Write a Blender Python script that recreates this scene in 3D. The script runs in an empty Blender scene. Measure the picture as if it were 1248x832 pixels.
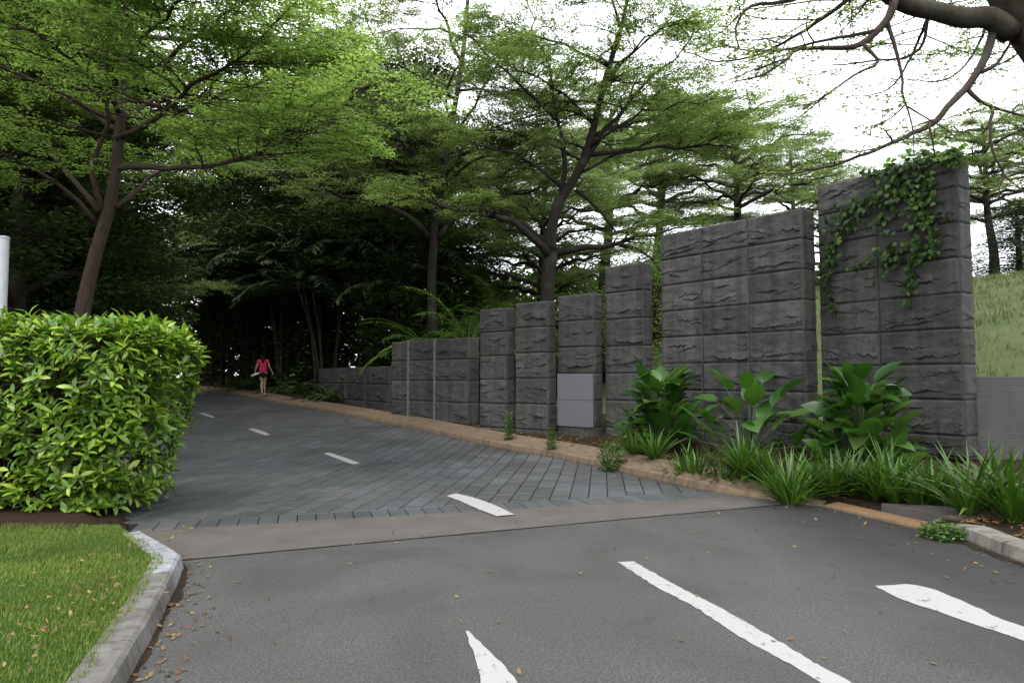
import bpy, math, random
import numpy as np
from mathutils import Vector, noise

C = bpy.context.scene
COL = C.collection
PI = math.pi

# ------------------------------------------------------------------ camera model (used to place things at true distances)
FPX, CX, CY, CAMZ = 830.0, 624.0, 416.0, 1.55
PITCH = math.atan(44.0 / FPX)
CP, SP = math.cos(PITCH), math.sin(PITCH)

def ray(px, py):
    a = (px - CX) / FPX; b = (CY - py) / FPX
    return (a, CP - b * SP, SP + b * CP)

def at_y(px, py, Y):
    d = ray(px, py); t = Y / d[1]
    return np.array([d[0] * t, Y, CAMZ + d[2] * t])

def on_z(px, py, z):
    d = ray(px, py); t = (z - CAMZ) / d[2]
    return np.array([d[0] * t, d[1] * t, z])

RZ_Y = [-1e4, 11, 12.5, 14, 17, 22, 27, 32, 40, 1e4]
RZ_Z = [0, 0, .02, .08, .235, .49, .70, .82, .9, .9]
def road_z(y):
    return np.interp(y, RZ_Y, RZ_Z)

def on_road(px, py):
    d = ray(px, py)
    lo, hi = 1.0, 80.0
    for _ in range(60):
        m = .5 * (lo + hi); t = m / d[1]
        if CAMZ + d[2] * t > road_z(m): lo = m
        else: hi = m
    t = lo / d[1]
    return np.array([d[0] * t, lo, float(road_z(lo))])

def sstep(a, b, x):
    t = np.clip((x - a) / (b - a), 0, 1)
    return t * t * (3 - 2 * t)

# ------------------------------------------------------------------ materials
def new_mat(name):
    m = bpy.data.materials.new(name); m.use_nodes = True
    nt = m.node_tree
    return m, nt, nt.nodes['Principled BSDF'], nt.nodes['Material Output']

def node(nt, typ, **kw):
    n = nt.nodes.new(typ)
    for k, v in kw.items():
        if k in n.inputs.keys() and not hasattr(n, k): n.inputs[k].default_value = v
        else: setattr(n, k, v)
    return n

def ramp(nt, src, stops):
    r = nt.nodes.new('ShaderNodeValToRGB')
    e = r.color_ramp.elements
    while len(e) < len(stops): e.new(.5)
    for i, (p, c) in enumerate(stops):
        e[i].position = p
        e[i].color = (*c, 1) if len(c) == 3 else c
    nt.links.new(src, r.inputs['Fac'])
    return r.outputs['Color']

def noise_tex(nt, scale, detail=6, rough=.6, coord=None, dist=0.0):
    n = nt.nodes.new('ShaderNodeTexNoise')
    n.inputs['Scale'].default_value = scale
    n.inputs['Detail'].default_value = detail
    n.inputs['Roughness'].default_value = rough
    n.inputs['Distortion'].default_value = dist
    if coord is None:
        g = nt.nodes.new('ShaderNodeNewGeometry'); coord = g.outputs['Position']
    nt.links.new(coord, n.inputs['Vector'])
    return n.outputs['Fac']

def mixc(nt, a, b, fac, mode='MIX'):
    m = nt.nodes.new('ShaderNodeMix'); m.data_type = 'RGBA'; m.blend_type = mode
    for s, v in ((m.inputs[6], a), (m.inputs[7], b), (m.inputs[0], fac)):
        if hasattr(v, 'is_output'): nt.links.new(v, s)
        elif isinstance(v, (int, float)): s.default_value = v
        else: s.default_value = (*v, 1)
    return m.outputs[2]

def bump(nt, bsdf, src, strength, dist, normal=None):
    b = nt.nodes.new('ShaderNodeBump')
    b.inputs['Strength'].default_value = strength
    b.inputs['Distance'].default_value = dist
    nt.links.new(src, b.inputs['Height'])
    if normal is not None: nt.links.new(normal, b.inputs['Normal'])
    nt.links.new(b.outputs['Normal'], bsdf.inputs['Normal'])
    return b.outputs['Normal']

def leaf_mat(name, stops, trans=.4, tcol=None, rough=.5, spec=.3, clump=1.2, clump_amt=.35):
    m, nt, b, out = new_mat(name)
    g = nt.nodes.new('ShaderNodeNewGeometry')
    col = ramp(nt, g.outputs['Random Per Island'], stops)
    nz = noise_tex(nt, clump, 3, .5, g.outputs['Position'])
    dk = ramp(nt, nz, [(.3, (1 - clump_amt,) * 3), (.7, (1 + clump_amt * .6, 1 + clump_amt * .5, 1 + clump_amt * .2))])
    col = mixc(nt, col, dk, 1.0, 'MULTIPLY')
    nt.links.new(col, b.inputs['Base Color'])
    b.inputs['Roughness'].default_value = rough
    b.inputs['Specular IOR Level'].default_value = spec
    t = nt.nodes.new('ShaderNodeBsdfTranslucent')
    tc = mixc(nt, col, tcol or (1.0, 1.0, .5), 1.0, 'MULTIPLY')
    nt.links.new(tc, t.inputs['Color'])
    ms = nt.nodes.new('ShaderNodeMixShader'); ms.inputs[0].default_value = trans
    nt.links.new(b.outputs[0], ms.inputs[1]); nt.links.new(t.outputs[0], ms.inputs[2])
    nt.links.new(ms.outputs[0], out.inputs['Surface'])
    return m

def bark_mat(name, c1, c2, scale=6):
    c1, c2 = tuple(x * .6 for x in c1), tuple(x * .6 for x in c2)
    m, nt, b, out = new_mat(name)
    g = nt.nodes.new('ShaderNodeNewGeometry')
    mp = nt.nodes.new('ShaderNodeMapping'); mp.inputs['Scale'].default_value = (1, 1, .35)
    nt.links.new(g.outputs['Position'], mp.inputs['Vector'])
    n = noise_tex(nt, scale * 3, 8, .65, mp.outputs[0])
    n2 = noise_tex(nt, scale * .35, 3, .5, g.outputs['Position'])
    c = ramp(nt, n, [(.3, c1), (.7, c2)])
    c = mixc(nt, c, (.05, .058, .042), ramp(nt, n2, [(.52, (0, 0, 0)), (.72, (.55, .55, .55))]))
    nt.links.new(c, b.inputs['Base Color'])
    b.inputs['Roughness'].default_value = .9
    b.inputs['Specular IOR Level'].default_value = .2
    bump(nt, b, n, .6, .02)
    return m

def sc3(c, k=.66): return tuple(x * k for x in c)

def simple_mat(name, c1, c2, scale=8, rough=.7, spec=.4, bmp=.2, bd=.01, detail=6, metallic=0):
    c1, c2 = sc3(c1), sc3(c2)
    m, nt, b, out = new_mat(name)
    n = noise_tex(nt, scale, detail, .6)
    nt.links.new(ramp(nt, n, [(.3, c1), (.7, c2)]), b.inputs['Base Color'])
    b.inputs['Roughness'].default_value = rough
    b.inputs['Specular IOR Level'].default_value = spec
    b.inputs['Metallic'].default_value = metallic
    if bmp: bump(nt, b, noise_tex(nt, scale * 6, 6, .7), bmp, bd)
    return m

# asphalt with aggregate, damp stains and tyre wear
def asphalt_mat():
    m, nt, b, out = new_mat('asphalt')
    g = nt.nodes.new('ShaderNodeNewGeometry'); P = g.outputs['Position']
    fine = noise_tex(nt, 260, 3, .7, P)
    med = noise_tex(nt, 26, 6, .7, P)
    big = noise_tex(nt, .75, 5, .6, P, .6)
    grain = noise_tex(nt, 75, 4, .8, P)
    v = nt.nodes.new('ShaderNodeTexVoronoi'); v.inputs['Scale'].default_value = 120
    nt.links.new(P, v.inputs['Vector'])
    c = ramp(nt, fine, [(.33, (.016, .0156, .015)), (.5, (.037, .036, .0346)), (.68, (.086, .0838, .0806))])
    c = mixc(nt, c, ramp(nt, v.outputs['Color'], [(.0, (.72,) * 3), (1.0, (1.25,) * 3)]), 1.0, 'MULTIPLY')
    c = mixc(nt, c, ramp(nt, med, [(.3, (.82,) * 3), (.7, (1.15,) * 3)]), 1.0, 'MULTIPLY')
    c = mixc(nt, c, ramp(nt, grain, [(.38, (.42,) * 3), (.5, (1.0,) * 3), (.62, (1.9,) * 3)]), 1.0, 'MULTIPLY')
    c = mixc(nt, c, ramp(nt, big, [(.28, (.74, .735, .73)), (.62, (1.12, 1.12, 1.12))]), 1.0, 'MULTIPLY')
    # old damp/dirt stain spreading from the right-hand gutter
    sx = nt.nodes.new('ShaderNodeSeparateXYZ'); nt.links.new(P, sx.inputs[0])
    ma = node(nt, 'ShaderNodeMath', operation='MULTIPLY_ADD'); nt.links.new(big, ma.inputs[0]); ma.inputs[1].default_value = 2.2
    nt.links.new(sx.outputs['X'], ma.inputs[2])
    st = ramp(nt, node_div(nt, ma.outputs[0], 6.0), [(.56, (1, 1, 1)), (.74, (.26, .26, .26))])
    c = mixc(nt, c, st, 1.0, 'MULTIPLY')
    nt.links.new(c, b.inputs['Base Color'])
    nt.links.new(ramp(nt, big, [(.3, (.55,) * 3), (.6, (.82,) * 3)]), b.inputs['Roughness'])
    b.inputs['Specular IOR Level'].default_value = .45
    n1 = bump(nt, b, med, .25, .006)
    bump(nt, b, fine, .7, .004, n1)
    return m

def node_div(nt, src, k):
    d = node(nt, 'ShaderNodeMath', operation='DIVIDE'); nt.links.new(src, d.inputs[0]); d.inputs[1].default_value = k
    return d.outputs[0]

def stone_mat():
    m, nt, b, out = new_mat('split_face_stone')
    g = nt.nodes.new('ShaderNodeNewGeometry'); P = g.outputs['Position']
    fine = noise_tex(nt, 140, 4, .7, P)
    mid = noise_tex(nt, 9, 7, .65, P)
    big = noise_tex(nt, .8, 4, .55, P)
    mp = nt.nodes.new('ShaderNodeMapping'); mp.inputs['Scale'].default_value = (7, 7, .5)
    nt.links.new(P, mp.inputs['Vector'])
    streak = noise_tex(nt, 1.0, 5, .6, mp.outputs[0])
    c = ramp(nt, mid, [(.25, (.029, .0287, .028)), (.55, (.041, .0405, .040)), (.8, (.056, .0555, .0545))])
    c = mixc(nt, c, ramp(nt, fine, [(.3, (.75,) * 3), (.7, (1.25,) * 3)]), 1.0, 'MULTIPLY')
    c = mixc(nt, c, ramp(nt, streak, [(.35, (.62, .63, .60)), (.6, (1.08,) * 3)]), 1.0, 'MULTIPLY')
    c = mixc(nt, c, ramp(nt, big, [(.3, (.8, .82, .78)), (.7, (1.1,) * 3)]), 1.0, 'MULTIPLY')
    c = mixc(nt, c, ramp(nt, g.outputs['Random Per Island'], [(0, (.82, .82, .81)), (1, (1.32, 1.31, 1.29))]), 1.0, 'MULTIPLY')
    nt.links.new(c, b.inputs['Base Color'])
    b.inputs['Roughness'].default_value = .82
    b.inputs['Specular IOR Level'].default_value = .3
    n1 = bump(nt, b, mid, .5, .012)
    bump(nt, b, fine, .35, .003, n1)
    return m

def paver_mat():
    m, nt, b, out = new_mat('paver')
    g = nt.nodes.new('ShaderNodeNewGeometry'); P = g.outputs['Position']
    c = ramp(nt, g.outputs['Random Per Island'], [(0, (.036, .038, .041)), (.55, (.045, .0475, .051)), (1, (.056, .0585, .062))])
    fine = noise_tex(nt, 150, 4, .7, P); big = noise_tex(nt, .6, 5, .6, P)
    c = mixc(nt, c, ramp(nt, fine, [(.3, (.75,) * 3), (.7, (1.25,) * 3)]), 1.0, 'MULTIPLY')
    c = mixc(nt, c, ramp(nt, big, [(.3, (.72, .72, .70)), (.65, (1.15, 1.15, 1.15))]), 1.0, 'MULTIPLY')
    nt.links.new(c, b.inputs['Base Color'])
    nt.links.new(ramp(nt, big, [(.3, (.5,) * 3), (.7, (.75,) * 3)]), b.inputs['Roughness'])
    bump(nt, b, fine, .4, .004)
    return m

def kerb_mat(name, c1, c2, stain):
    c1, c2, stain = sc3(c1), sc3(c2), sc3(stain)
    m, nt, b, out = new_mat(name)
    g = nt.nodes.new('ShaderNodeNewGeometry'); P = g.outputs['Position']
    n = noise_tex(nt, 5, 8, .65, P); f = noise_tex(nt, 120, 3, .7, P)
    mp = nt.nodes.new('ShaderNodeMapping'); mp.inputs['Scale'].default_value = (9, 9, 1.0)
    nt.links.new(P, mp.inputs['Vector'])
    s = noise_tex(nt, 1.0, 5, .65, mp.outputs[0])
    c = ramp(nt, n, [(.3, c1), (.7, c2)])
    c = mixc(nt, c, stain, ramp(nt, s, [(.45, (0, 0, 0)), (.68, (.85, .85, .85))]))
    c = mixc(nt, c, ramp(nt, f, [(.3, (.8,) * 3), (.7, (1.2,) * 3)]), 1.0, 'MULTIPLY')
    nt.links.new(c, b.inputs['Base Color'])
    b.inputs['Roughness'].default_value = .85
    bump(nt, b, f, .5, .004)
    return m

def paint_mat(name, wear):
    m, nt, b, out = new_mat(name)
    g = nt.nodes.new('ShaderNodeNewGeometry'); P = g.outputs['Position']
    n = noise_tex(nt, 14, 9, .75, P, .4); f = noise_tex(nt, 160, 3, .7, P)
    c = mixc(nt, (.27, .27, .262), (.05, .0495, .049), ramp(nt, n, [(wear, (0, 0, 0)), (wear + .05, (1, 1, 1))]))
    c = mixc(nt, c, ramp(nt, f, [(.3, (.8,) * 3), (.7, (1.15,) * 3)]), 1.0, 'MULTIPLY')
    nt.links.new(c, b.inputs['Base Color'])
    b.inputs['Roughness'].default_value = .65
    bump(nt, b, f, .4, .003)
    return m

def grass_ground(name, cols, soil, thr):
    cols = [sc3(c) for c in cols]; soil = sc3(soil)
    m, nt, b, out = new_mat(name)
    g = nt.nodes.new('ShaderNodeNewGeometry'); P = g.outputs['Position']
    n = noise_tex(nt, 1.1, 7, .7, P); f = noise_tex(nt, 45, 5, .7, P); p2 = noise_tex(nt, .35, 5, .65, P, .5)
    c = ramp(nt, n, [(.25, cols[0]), (.5, cols[1]), (.75, cols[2])])
    c = mixc(nt, c, soil, ramp(nt, p2, [(thr, (0, 0, 0)), (thr + .12, (.8, .8, .8))]))
    c = mixc(nt, c, ramp(nt, f, [(.3, (.55,) * 3), (.7, (1.4,) * 3)]), 1.0, 'MULTIPLY')
    nt.links.new(c, b.inputs['Base Color'])
    b.inputs['Roughness'].default_value = .95; b.inputs['Specular IOR Level'].default_value = .1
    bump(nt, b, f, 1.0, .05)
    return m

M = {}
M['asphalt'] = asphalt_mat()
M['stone'] = stone_mat()
M['paver'] = paver_mat()
M['grout'] = simple_mat('grout', (.010, .010, .010), (.018, .018, .017), 30, .9, .2)
M['strip'] = simple_mat('concrete_strip', (.080, .070, .063), (.118, .104, .094), 2.2, .75, .4, .4, .004, 9)
M['joint'] = simple_mat('tar_joint', (.012, .012, .012), (.02, .02, .02), 20, .8, .3)
M['tan_kerb'] = kerb_mat('tan_kerb_concrete', (.150, .103, .062), (.215, .150, .094), (.080, .056, .036))
M['grey_kerb'] = kerb_mat('grey_kerb_concrete', (.17, .155, .135), (.26, .24, .21), (.07, .062, .052))
M['left_kerb'] = kerb_mat('weathered_kerb', (.115, .106, .094), (.215, .205, .19), (.04, .035, .03))
M['white_kerb'] = kerb_mat('painted_kerb', (.22, .23, .245), (.37, .38, .395), (.09, .095, .105))
M['paint'] = paint_mat('worn_road_paint', .58)
M['paint2'] = paint_mat('road_paint', .66)
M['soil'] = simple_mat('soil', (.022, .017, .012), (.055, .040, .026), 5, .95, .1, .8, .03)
M['litter_soil'] = simple_mat('leaf_litter_soil', (.02, .017, .011), (.075, .050, .028), 9, .95, .1, 1.0, .04)
M['mulch'] = simple_mat('mulch', (.035, .022, .013), (.10, .060, .036), 40, .95, .1, 1.0, .03)
M['hill'] = grass_ground('hill_grass', ((.085, .115, .045), (.115, .15, .06), (.16, .19, .085)), (.17, .13, .08), .60)
M['lawn'] = grass_ground('lawn_soil', ((.04, .09, .012), (.06, .13, .018), (.09, .15, .03)), (.10, .065, .035), .66)
M['bark'] = bark_mat('brown_bark', (.035, .024, .017), (.095, .064, .045))
M['bark_dark'] = bark_mat('dark_bark', (.016, .013, .011), (.042, .034, .028))
M['bark_grey'] = bark_mat('grey_brown_bark', (.028, .020, .0145), (.080, .058, .043))
M['lf_bright'] = leaf_mat('bright_leaf', [(0, (.122, .205, .045)), (.5, (.19, .30, .075)), (1, (.28, .40, .125))], .62, (1.24, 1.26, .95))
M['lf_mid'] = leaf_mat('mid_leaf', [(0, (.085, .130, .042)), (.5, (.13, .192, .064)), (1, (.19, .26, .11))], .60, (1.25, 1.3, .8))
M['lf_soft'] = leaf_mat('soft_leaf', [(0, (.095, .140, .055)), (.5, (.145, .20, .085)), (1, (.21, .275, .135))], .60, (1.2, 1.25, .85))
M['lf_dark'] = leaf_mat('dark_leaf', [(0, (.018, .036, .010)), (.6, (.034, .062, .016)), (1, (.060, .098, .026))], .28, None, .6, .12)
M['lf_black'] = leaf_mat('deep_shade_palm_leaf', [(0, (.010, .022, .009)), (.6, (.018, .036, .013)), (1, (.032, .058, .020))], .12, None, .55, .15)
M['lf_fern'] = leaf_mat('fern_leaf', [(0, (.045, .105, .014)), (.5, (.07, .15, .022)), (1, (.11, .205, .035))], .5, (1.15, 1.2, .5))
M['lf_hedge'] = leaf_mat('hedge_leaf', [(0, (.050, .115, .012)), (.45, (.105, .21, .018)), (.8, (.20, .33, .032)), (1, (.34, .44, .07))], .3, (1.15, 1.2, .35), .36, .5, 1.4, .25)
M['lf_strap'] = leaf_mat('strap_leaf', [(0, (.028, .075, .009)), (.6, (.050, .125, .014)), (1, (.11, .19, .034))], .35, None, .4, .45)
M['lf_broad'] = leaf_mat('broad_leaf', [(0, (.023, .075, .011)), (.6, (.043, .118, .018)), (1, (.09, .17, .045))], .38, None, .35, .5)
M['lf_ivy'] = leaf_mat('ivy_leaf', [(0, (.009, .028, .004)), (.6, (.019, .047, .007)), (1, (.055, .10, .015))], .25, None, .55, .2)
M['lf_grass'] = leaf_mat('grass_blade', [(0, (.08, .14, .022)), (.5, (.13, .20, .034)), (1, (.21, .25, .075))], .35, (1.1, 1.1, .45), .5, .3, 1.0, .4)
M['lf_conifer'] = leaf_mat('conifer_leaf', [(0, (.014, .030, .016)), (.6, (.028, .052, .026)), (1, (.05, .08, .04))], .15)
M['dead_leaf'] = leaf_mat('dead_leaf', [(0, (.07, .032, .015)), (.4, (.13, .065, .03)), (.75, (.20, .13, .045)), (1, (.22, .19, .06))], .15)
M['twig'] = simple_mat('twigs', (.020, .015, .010), (.045, .032, .022), 20, .9, .2)
M['stem'] = simple_mat('green_stem', (.04, .07, .02), (.075, .11, .035), 12, .6, .4, 0)
M['plaque'] = simple_mat('granite_plaque', (.10, .105, .122), (.15, .155, .175), 130, .5, .5, .25, .002, 4)
M['ribbed'] = simple_mat('ribbed_concrete', (.085, .084, .082), (.125, .123, .12), 3, .85, .3, .3, .004)
M['metal'] = simple_mat('pale_metal', (.50, .53, .57), (.58, .60, .63), 10, .45, .5, .05, .002)
M['grate'] = simple_mat('grate_tan', (.26, .155, .08), (.36, .22, .12), 14, .7, .4, .2, .003)
M['bwhite'] = simple_mat('white_render', (.62, .62, .62), (.72, .72, .71), 2, .8, .3, 0)
M['bglass'] = simple_mat('dark_window', (.05, .06, .07), (.08, .09, .10), 2, .15, .6, 0)
M['broof'] = simple_mat('grey_roof', (.16, .155, .15), (.22, .215, .21), 3, .8, .3, 0)
M['skin'] = simple_mat('skin', (.42, .26, .18), (.46, .29, .20), 20, .55, .4, 0)
M['pink'] = simple_mat('pink_cloth', (.56, .035, .115), (.66, .05, .145), 25, .85, .2, .2, .004)
M['black'] = simple_mat('black_cloth', (.012, .012, .014), (.02, .02, .022), 25, .85, .2, 0)
M['hair'] = simple_mat('black_hair', (.004, .0035, .0035), (.009, .007, .006), 60, .7, .15, .3, .003)
M['shoe'] = simple_mat('white_shoe', (.6, .58, .55), (.7, .68, .65), 30, .7, .3, 0)
M['bottle'] = simple_mat('white_plastic', (.72, .72, .74), (.78, .78, .8), 10, .4, .5, 0)

# ------------------------------------------------------------------ mesh helpers
def make_mesh(name, V, F, mats, smooth=False, midx=None):
    V = np.asarray(V, dtype=np.float32).reshape(-1, 3)
    me = bpy.data.meshes.new(name)
    if isinstance(F, np.ndarray):
        k = F.shape[1]; flat = F.astype(np.int32).ravel()
        starts = np.arange(len(F), dtype=np.int32) * k
    else:
        flat = np.array([i for f in F for i in f], dtype=np.int32)
        ln = np.array([len(f) for f in F], dtype=np.int32)
        starts = (np.cumsum(ln) - ln).astype(np.int32)
    me.vertices.add(len(V)); me.vertices.foreach_set('co', V.ravel())
    me.loops.add(len(flat)); me.loops.foreach_set('vertex_index', flat)
    me.polygons.add(len(starts)); me.polygons.foreach_set('loop_start', starts)
    me.update(calc_edges=True)
    me.validate()
    if not isinstance(mats, (list, tuple)): mats = [mats]
    for m in mats: me.materials.append(m)
    if midx is not None: me.polygons.foreach_set('material_index', np.asarray(midx, dtype=np.int32))
    me.polygons.foreach_set('use_smooth', np.full(len(me.polygons), bool(smooth)))
    me.update()
    return me

def link(name, me):
    o = bpy.data.objects.new(name, me); COL.objects.link(o); return o

def tag(o, label=None, cat=None, group=None, kind=None):
    if label: o['label'] = label
    if cat: o['category'] = cat
    if group: o['group'] = group
    if kind: o['kind'] = kind
    return o

def thing(name, label, cat, loc=(0, 0, 0), group=None):
    o = bpy.data.objects.new(name, None); COL.objects.link(o)
    o.location = tuple(float(x) for x in loc); o.empty_display_size = .2
    return tag(o, label, cat, group)

def part(name, V, F, mat, parent, smooth=False, label=None, midx=None):
    V = np.asarray(V, dtype=np.float64).reshape(-1, 3) - np.array(_wloc(parent))
    o = link(name, make_mesh(name, V, F, mat, smooth, midx))
    o.parent = parent
    if label: o['label'] = label
    return o

def _wloc(o):
    l = np.zeros(3)
    while o is not None:
        l = l + np.array(o.location); o = o.parent
    return l

def single(name, V, F, mat, label=None, cat=None, group=None, kind=None, smooth=False, midx=None, origin=None):
    V = np.asarray(V, dtype=np.float64).reshape(-1, 3)
    if origin is None and kind is None:
        origin = np.array([(V[:, 0].min() + V[:, 0].max()) / 2, (V[:, 1].min() + V[:, 1].max()) / 2, V[:, 2].min()])
    if origin is None: origin = np.zeros(3)
    o = link(name, make_mesh(name, V - origin, F, mat, smooth, midx))
    o.location = tuple(float(x) for x in origin)
    return tag(o, label, cat, group, kind)

def dup(root, loc, rotz=0, sc=1.0, label=None, group=None):
    r = root.copy(); COL.objects.link(r)
    r.location = tuple(float(x) for x in loc); r.rotation_euler = (0, 0, rotz)
    r.scale = (sc, sc, sc) if not hasattr(sc, '__len__') else sc
    if label: r['label'] = label
    if group: r['group'] = group
    for ch in list(root.children):
        c = ch.copy(); COL.objects.link(c); c.parent = r
        for g in list(ch.children):
            d = g.copy(); COL.objects.link(d); d.parent = c
    return r

class MB:
    """collects faces of one mesh"""
    def __init__(s): s.V = []; s.F = []; s.n = 0; s.mi = []
    def add(s, V, F, mi=0):
        V = np.asarray(V, dtype=np.float64).reshape(-1, 3)
        s.V.append(V); s.F.extend([[i + s.n for i in f] for f in F]); s.mi.extend([mi] * len(F)); s.n += len(V)
    def box(s, c, e, u=(1, 0), mi=0):
        """centre c, half extents e, u = horizontal direction of the local x"""
        u = np.array([u[0], u[1], 0.0]); u /= np.linalg.norm(u); w = np.array([-u[1], u[0], 0]); z = np.array([0, 0, 1.0])
        P = [np.array(c) + a * e[0] * u + b * e[1] * w + d * e[2] * z for d in (-1, 1) for b in (-1, 1) for a in (-1, 1)]
        s.add(P, [[0, 2, 3, 1], [4, 5, 7, 6], [0, 1, 5, 4], [2, 6, 7, 3], [0, 4, 6, 2], [1, 3, 7, 5]], mi)
    def tube(s, pts, rad, n=7, cap=True, mi=0):
        V, F = tube(pts, rad, n, cap); s.add(V, F, mi)
    def arr(s): return np.concatenate(s.V) if s.V else np.zeros((0, 3))

def tube(pts, rad, n=7, cap=True):
    pts = np.asarray(pts, dtype=np.float64); k = len(pts)
    rad = np.broadcast_to(np.asarray(rad, dtype=np.float64), (k,))
    T = np.gradient(pts, axis=0); T /= np.linalg.norm(T, axis=1)[:, None] + 1e-9
    ref = np.array([0, 0, 1.0]) if abs(T[0, 2]) < .8 else np.array([1.0, 0, 0])
    V = np.zeros((k, n, 3)); a = np.arange(n) * 2 * PI / n
    U = ref - T[0] * ref.dot(T[0]); U /= np.linalg.norm(U)
    for i in range(k):
        U = U - T[i] * U.dot(T[i]); U /= np.linalg.norm(U) + 1e-9
        W = np.cross(T[i], U)
        V[i] = pts[i] + rad[i] * (np.cos(a)[:, None] * U + np.sin(a)[:, None] * W)
    F = [[i * n + j, i * n + (j + 1) % n, (i + 1) * n + (j + 1) % n, (i + 1) * n + j] for i in range(k - 1) for j in range(n)]
    if cap: F.append(list(range(n))[::-1]); F.append([(k - 1) * n + j for j in range(n)])
    return V.reshape(-1, 3), F

def crom(P, n):
    """Catmull-Rom resample of a polyline (any dimension) to n points"""
    P = np.asarray(P, dtype=np.float64)
    if len(P) == 2: return P[0] + np.linspace(0, 1, n)[:, None] * (P[1] - P[0])
    Q = np.vstack([2 * P[0] - P[1], P, 2 * P[-1] - P[-2]])
    seg = np.linalg.norm(np.diff(P, axis=0), axis=1); cum = np.concatenate([[0], np.cumsum(seg)])
    out = []
    for s in np.linspace(0, cum[-1], n):
        i = min(np.searchsorted(cum, s, side='right') - 1, len(P) - 2); t = (s - cum[i]) / (seg[i] + 1e-9)
        p0, p1, p2, p3 = Q[i], Q[i + 1], Q[i + 2], Q[i + 3]
        out.append(.5 * (2 * p1 + (p2 - p0) * t + (2 * p0 - 5 * p1 + 4 * p2 - p3) * t * t + (3 * p1 - p0 - 3 * p2 + p3) * t ** 3))
    return np.array(out)

def seg_sd(poly, X, Y):
    """signed distance to a polyline, positive on the right of its travel direction; also nearest y"""
    poly = np.asarray(poly)[:, :2]
    best = np.full(X.shape, 1e18); sd = np.zeros(X.shape); ny = np.zeros(X.shape)
    for a, b in zip(poly[:-1], poly[1:]):
        d = b - a; L2 = d.dot(d)
        t = np.clip(((X - a[0]) * d[0] + (Y - a[1]) * d[1]) / L2, 0, 1)
        qx = a[0] + t * d[0]; qy = a[1] + t * d[1]
        D = (X - qx) ** 2 + (Y - qy) ** 2
        cr = (X - a[0]) * d[1] - (Y - a[1]) * d[0]
        m = D < best
        best = np.where(m, D, best); sd = np.where(m, np.sqrt(D) * np.where(cr >= 0, 1, -1), sd); ny = np.where(m, qy, ny)
    return sd, ny

# leaves: diamond quads
def quads_leaf(Cc, rng, L, W, flat=.35, droop=.15, radial=.0, dirs=None):
    n = len(Cc)
    if dirs is None:
        az = rng.uniform(0, 2 * PI, n)
        d = np.stack([np.cos(az), np.sin(az), rng.uniform(-.5, .5, n) * flat * 1.6], 1)
    else: d = dirs.copy()
    d /= np.linalg.norm(d, axis=1)[:, None]
    up = np.stack([rng.normal(0, flat, n), rng.normal(0, flat, n), np.ones(n)], 1)
    s = np.cross(d, up); s /= np.linalg.norm(s, axis=1)[:, None] + 1e-9
    nn = np.cross(s, d)
    l = L * rng.uniform(.65, 1.25, n)[:, None]; w = W * rng.uniform(.7, 1.2, n)[:, None]
    b = Cc + d * radial
    V = np.stack([b, b + d * l * .45 + s * w * .5 + nn * l * .05, b + d * l - nn * l * droop, b + d * l * .45 - s * w * .5 + nn * l * .05], 1)
    F = np.arange(4 * n).reshape(n, 4)
    return V.reshape(-1, 3), F

# fuller leaves: bent, folded blades (stations x 3)
def blade_leaf(base, d, up, L, W, bend, fold, prof, mb_V, mb_F, off):
    """arrays of n leaves; prof = list of (t, width)"""
    n = len(base); d = d / np.linalg.norm(d, axis=1)[:, None]
    s = np.cross(d, up); s /= np.linalg.norm(s, axis=1)[:, None] + 1e-9
    nn = np.cross(s, d); k = len(prof)
    V = np.zeros((n, k, 3, 3))
    for i, (t, w) in enumerate(prof):
        c = base + d * (L * t * (1 - .25 * bend * t))[:, None] - nn * (L * bend * t * t)[:, None]
        ww = (W * w * .5)[:, None]
        V[:, i, 0] = c - s * ww + nn * ww * fold
        V[:, i, 1] = c
        V[:, i, 2] = c + s * ww + nn * ww * fold
    idx = np.arange(n * k * 3).reshape(n, k, 3)
    F = []
    for i in range(k - 1):
        for j in range(2):
            F.append(np.stack([idx[:, i, j], idx[:, i, j + 1], idx[:, i + 1, j + 1], idx[:, i + 1, j]], 1))
    return V.reshape(-1, 3), np.concatenate(F)

def join_np(parts):
    V = []; F = []; n = 0
    for v, f in parts:
        V.append(v); F.append(np.asarray(f) + n); n += len(v)
    return np.concatenate(V), np.concatenate(F)

# ------------------------------------------------------------------ road and kerb lines (metres)
KF_PX = [(252, 477.5), (331, 491), (398, 503), (481, 519), (553, 535), (596, 544), (636, 551.6), (676, 558.5), (740, 572.6), (771, 580), (848, 597), (908, 606), (955, 612), (1000, 617)]
KF = [on_road(*p)[:2] for p in KF_PX]                 # far to near
KF = [np.array([-26, 46.0]), np.array([-19.5, 39.0])] + KF
KFs = crom(KF[::-1], 90)                               # near to far
GR = [on_z(1066, 632, 0)[:2], on_z(1132, 648, 0)[:2]]  # grate edge
NEARK = [np.array([7.5, -9.0]), np.array([5.6, 0.0]), np.array([4.75, 3.2]), np.array([4.38, 5.0]), np.array([4.26, 5.9]), np.array([4.30, 6.6]), on_z(1132, 648, 0)[:2]]
RIGHT = NEARK + [GR[0]] + list(KFs)                    # near -> far, right side is off the road
LEFT = [np.array(p, dtype=float) for p in [(-.7, -9), (-1.35, 1.2), (-1.95, 3.46), (-2.28, 4.48), (-2.69, 5.62), (-3.45, 6.45), (-4.5, 8.2), (-6, 11.1), (-9, 14.9), (-12.1, 19), (-19, 28.5), (-27, 37), (-40, 47)]]
S1, S2 = on_z(250, 680, 0)[:2], on_z(940, 616, 0)[:2]   # asphalt / strip line
B1, B2 = on_z(227, 644, 0)[:2], on_z(850, 607, 0)[:2]   # strip / paver line
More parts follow.
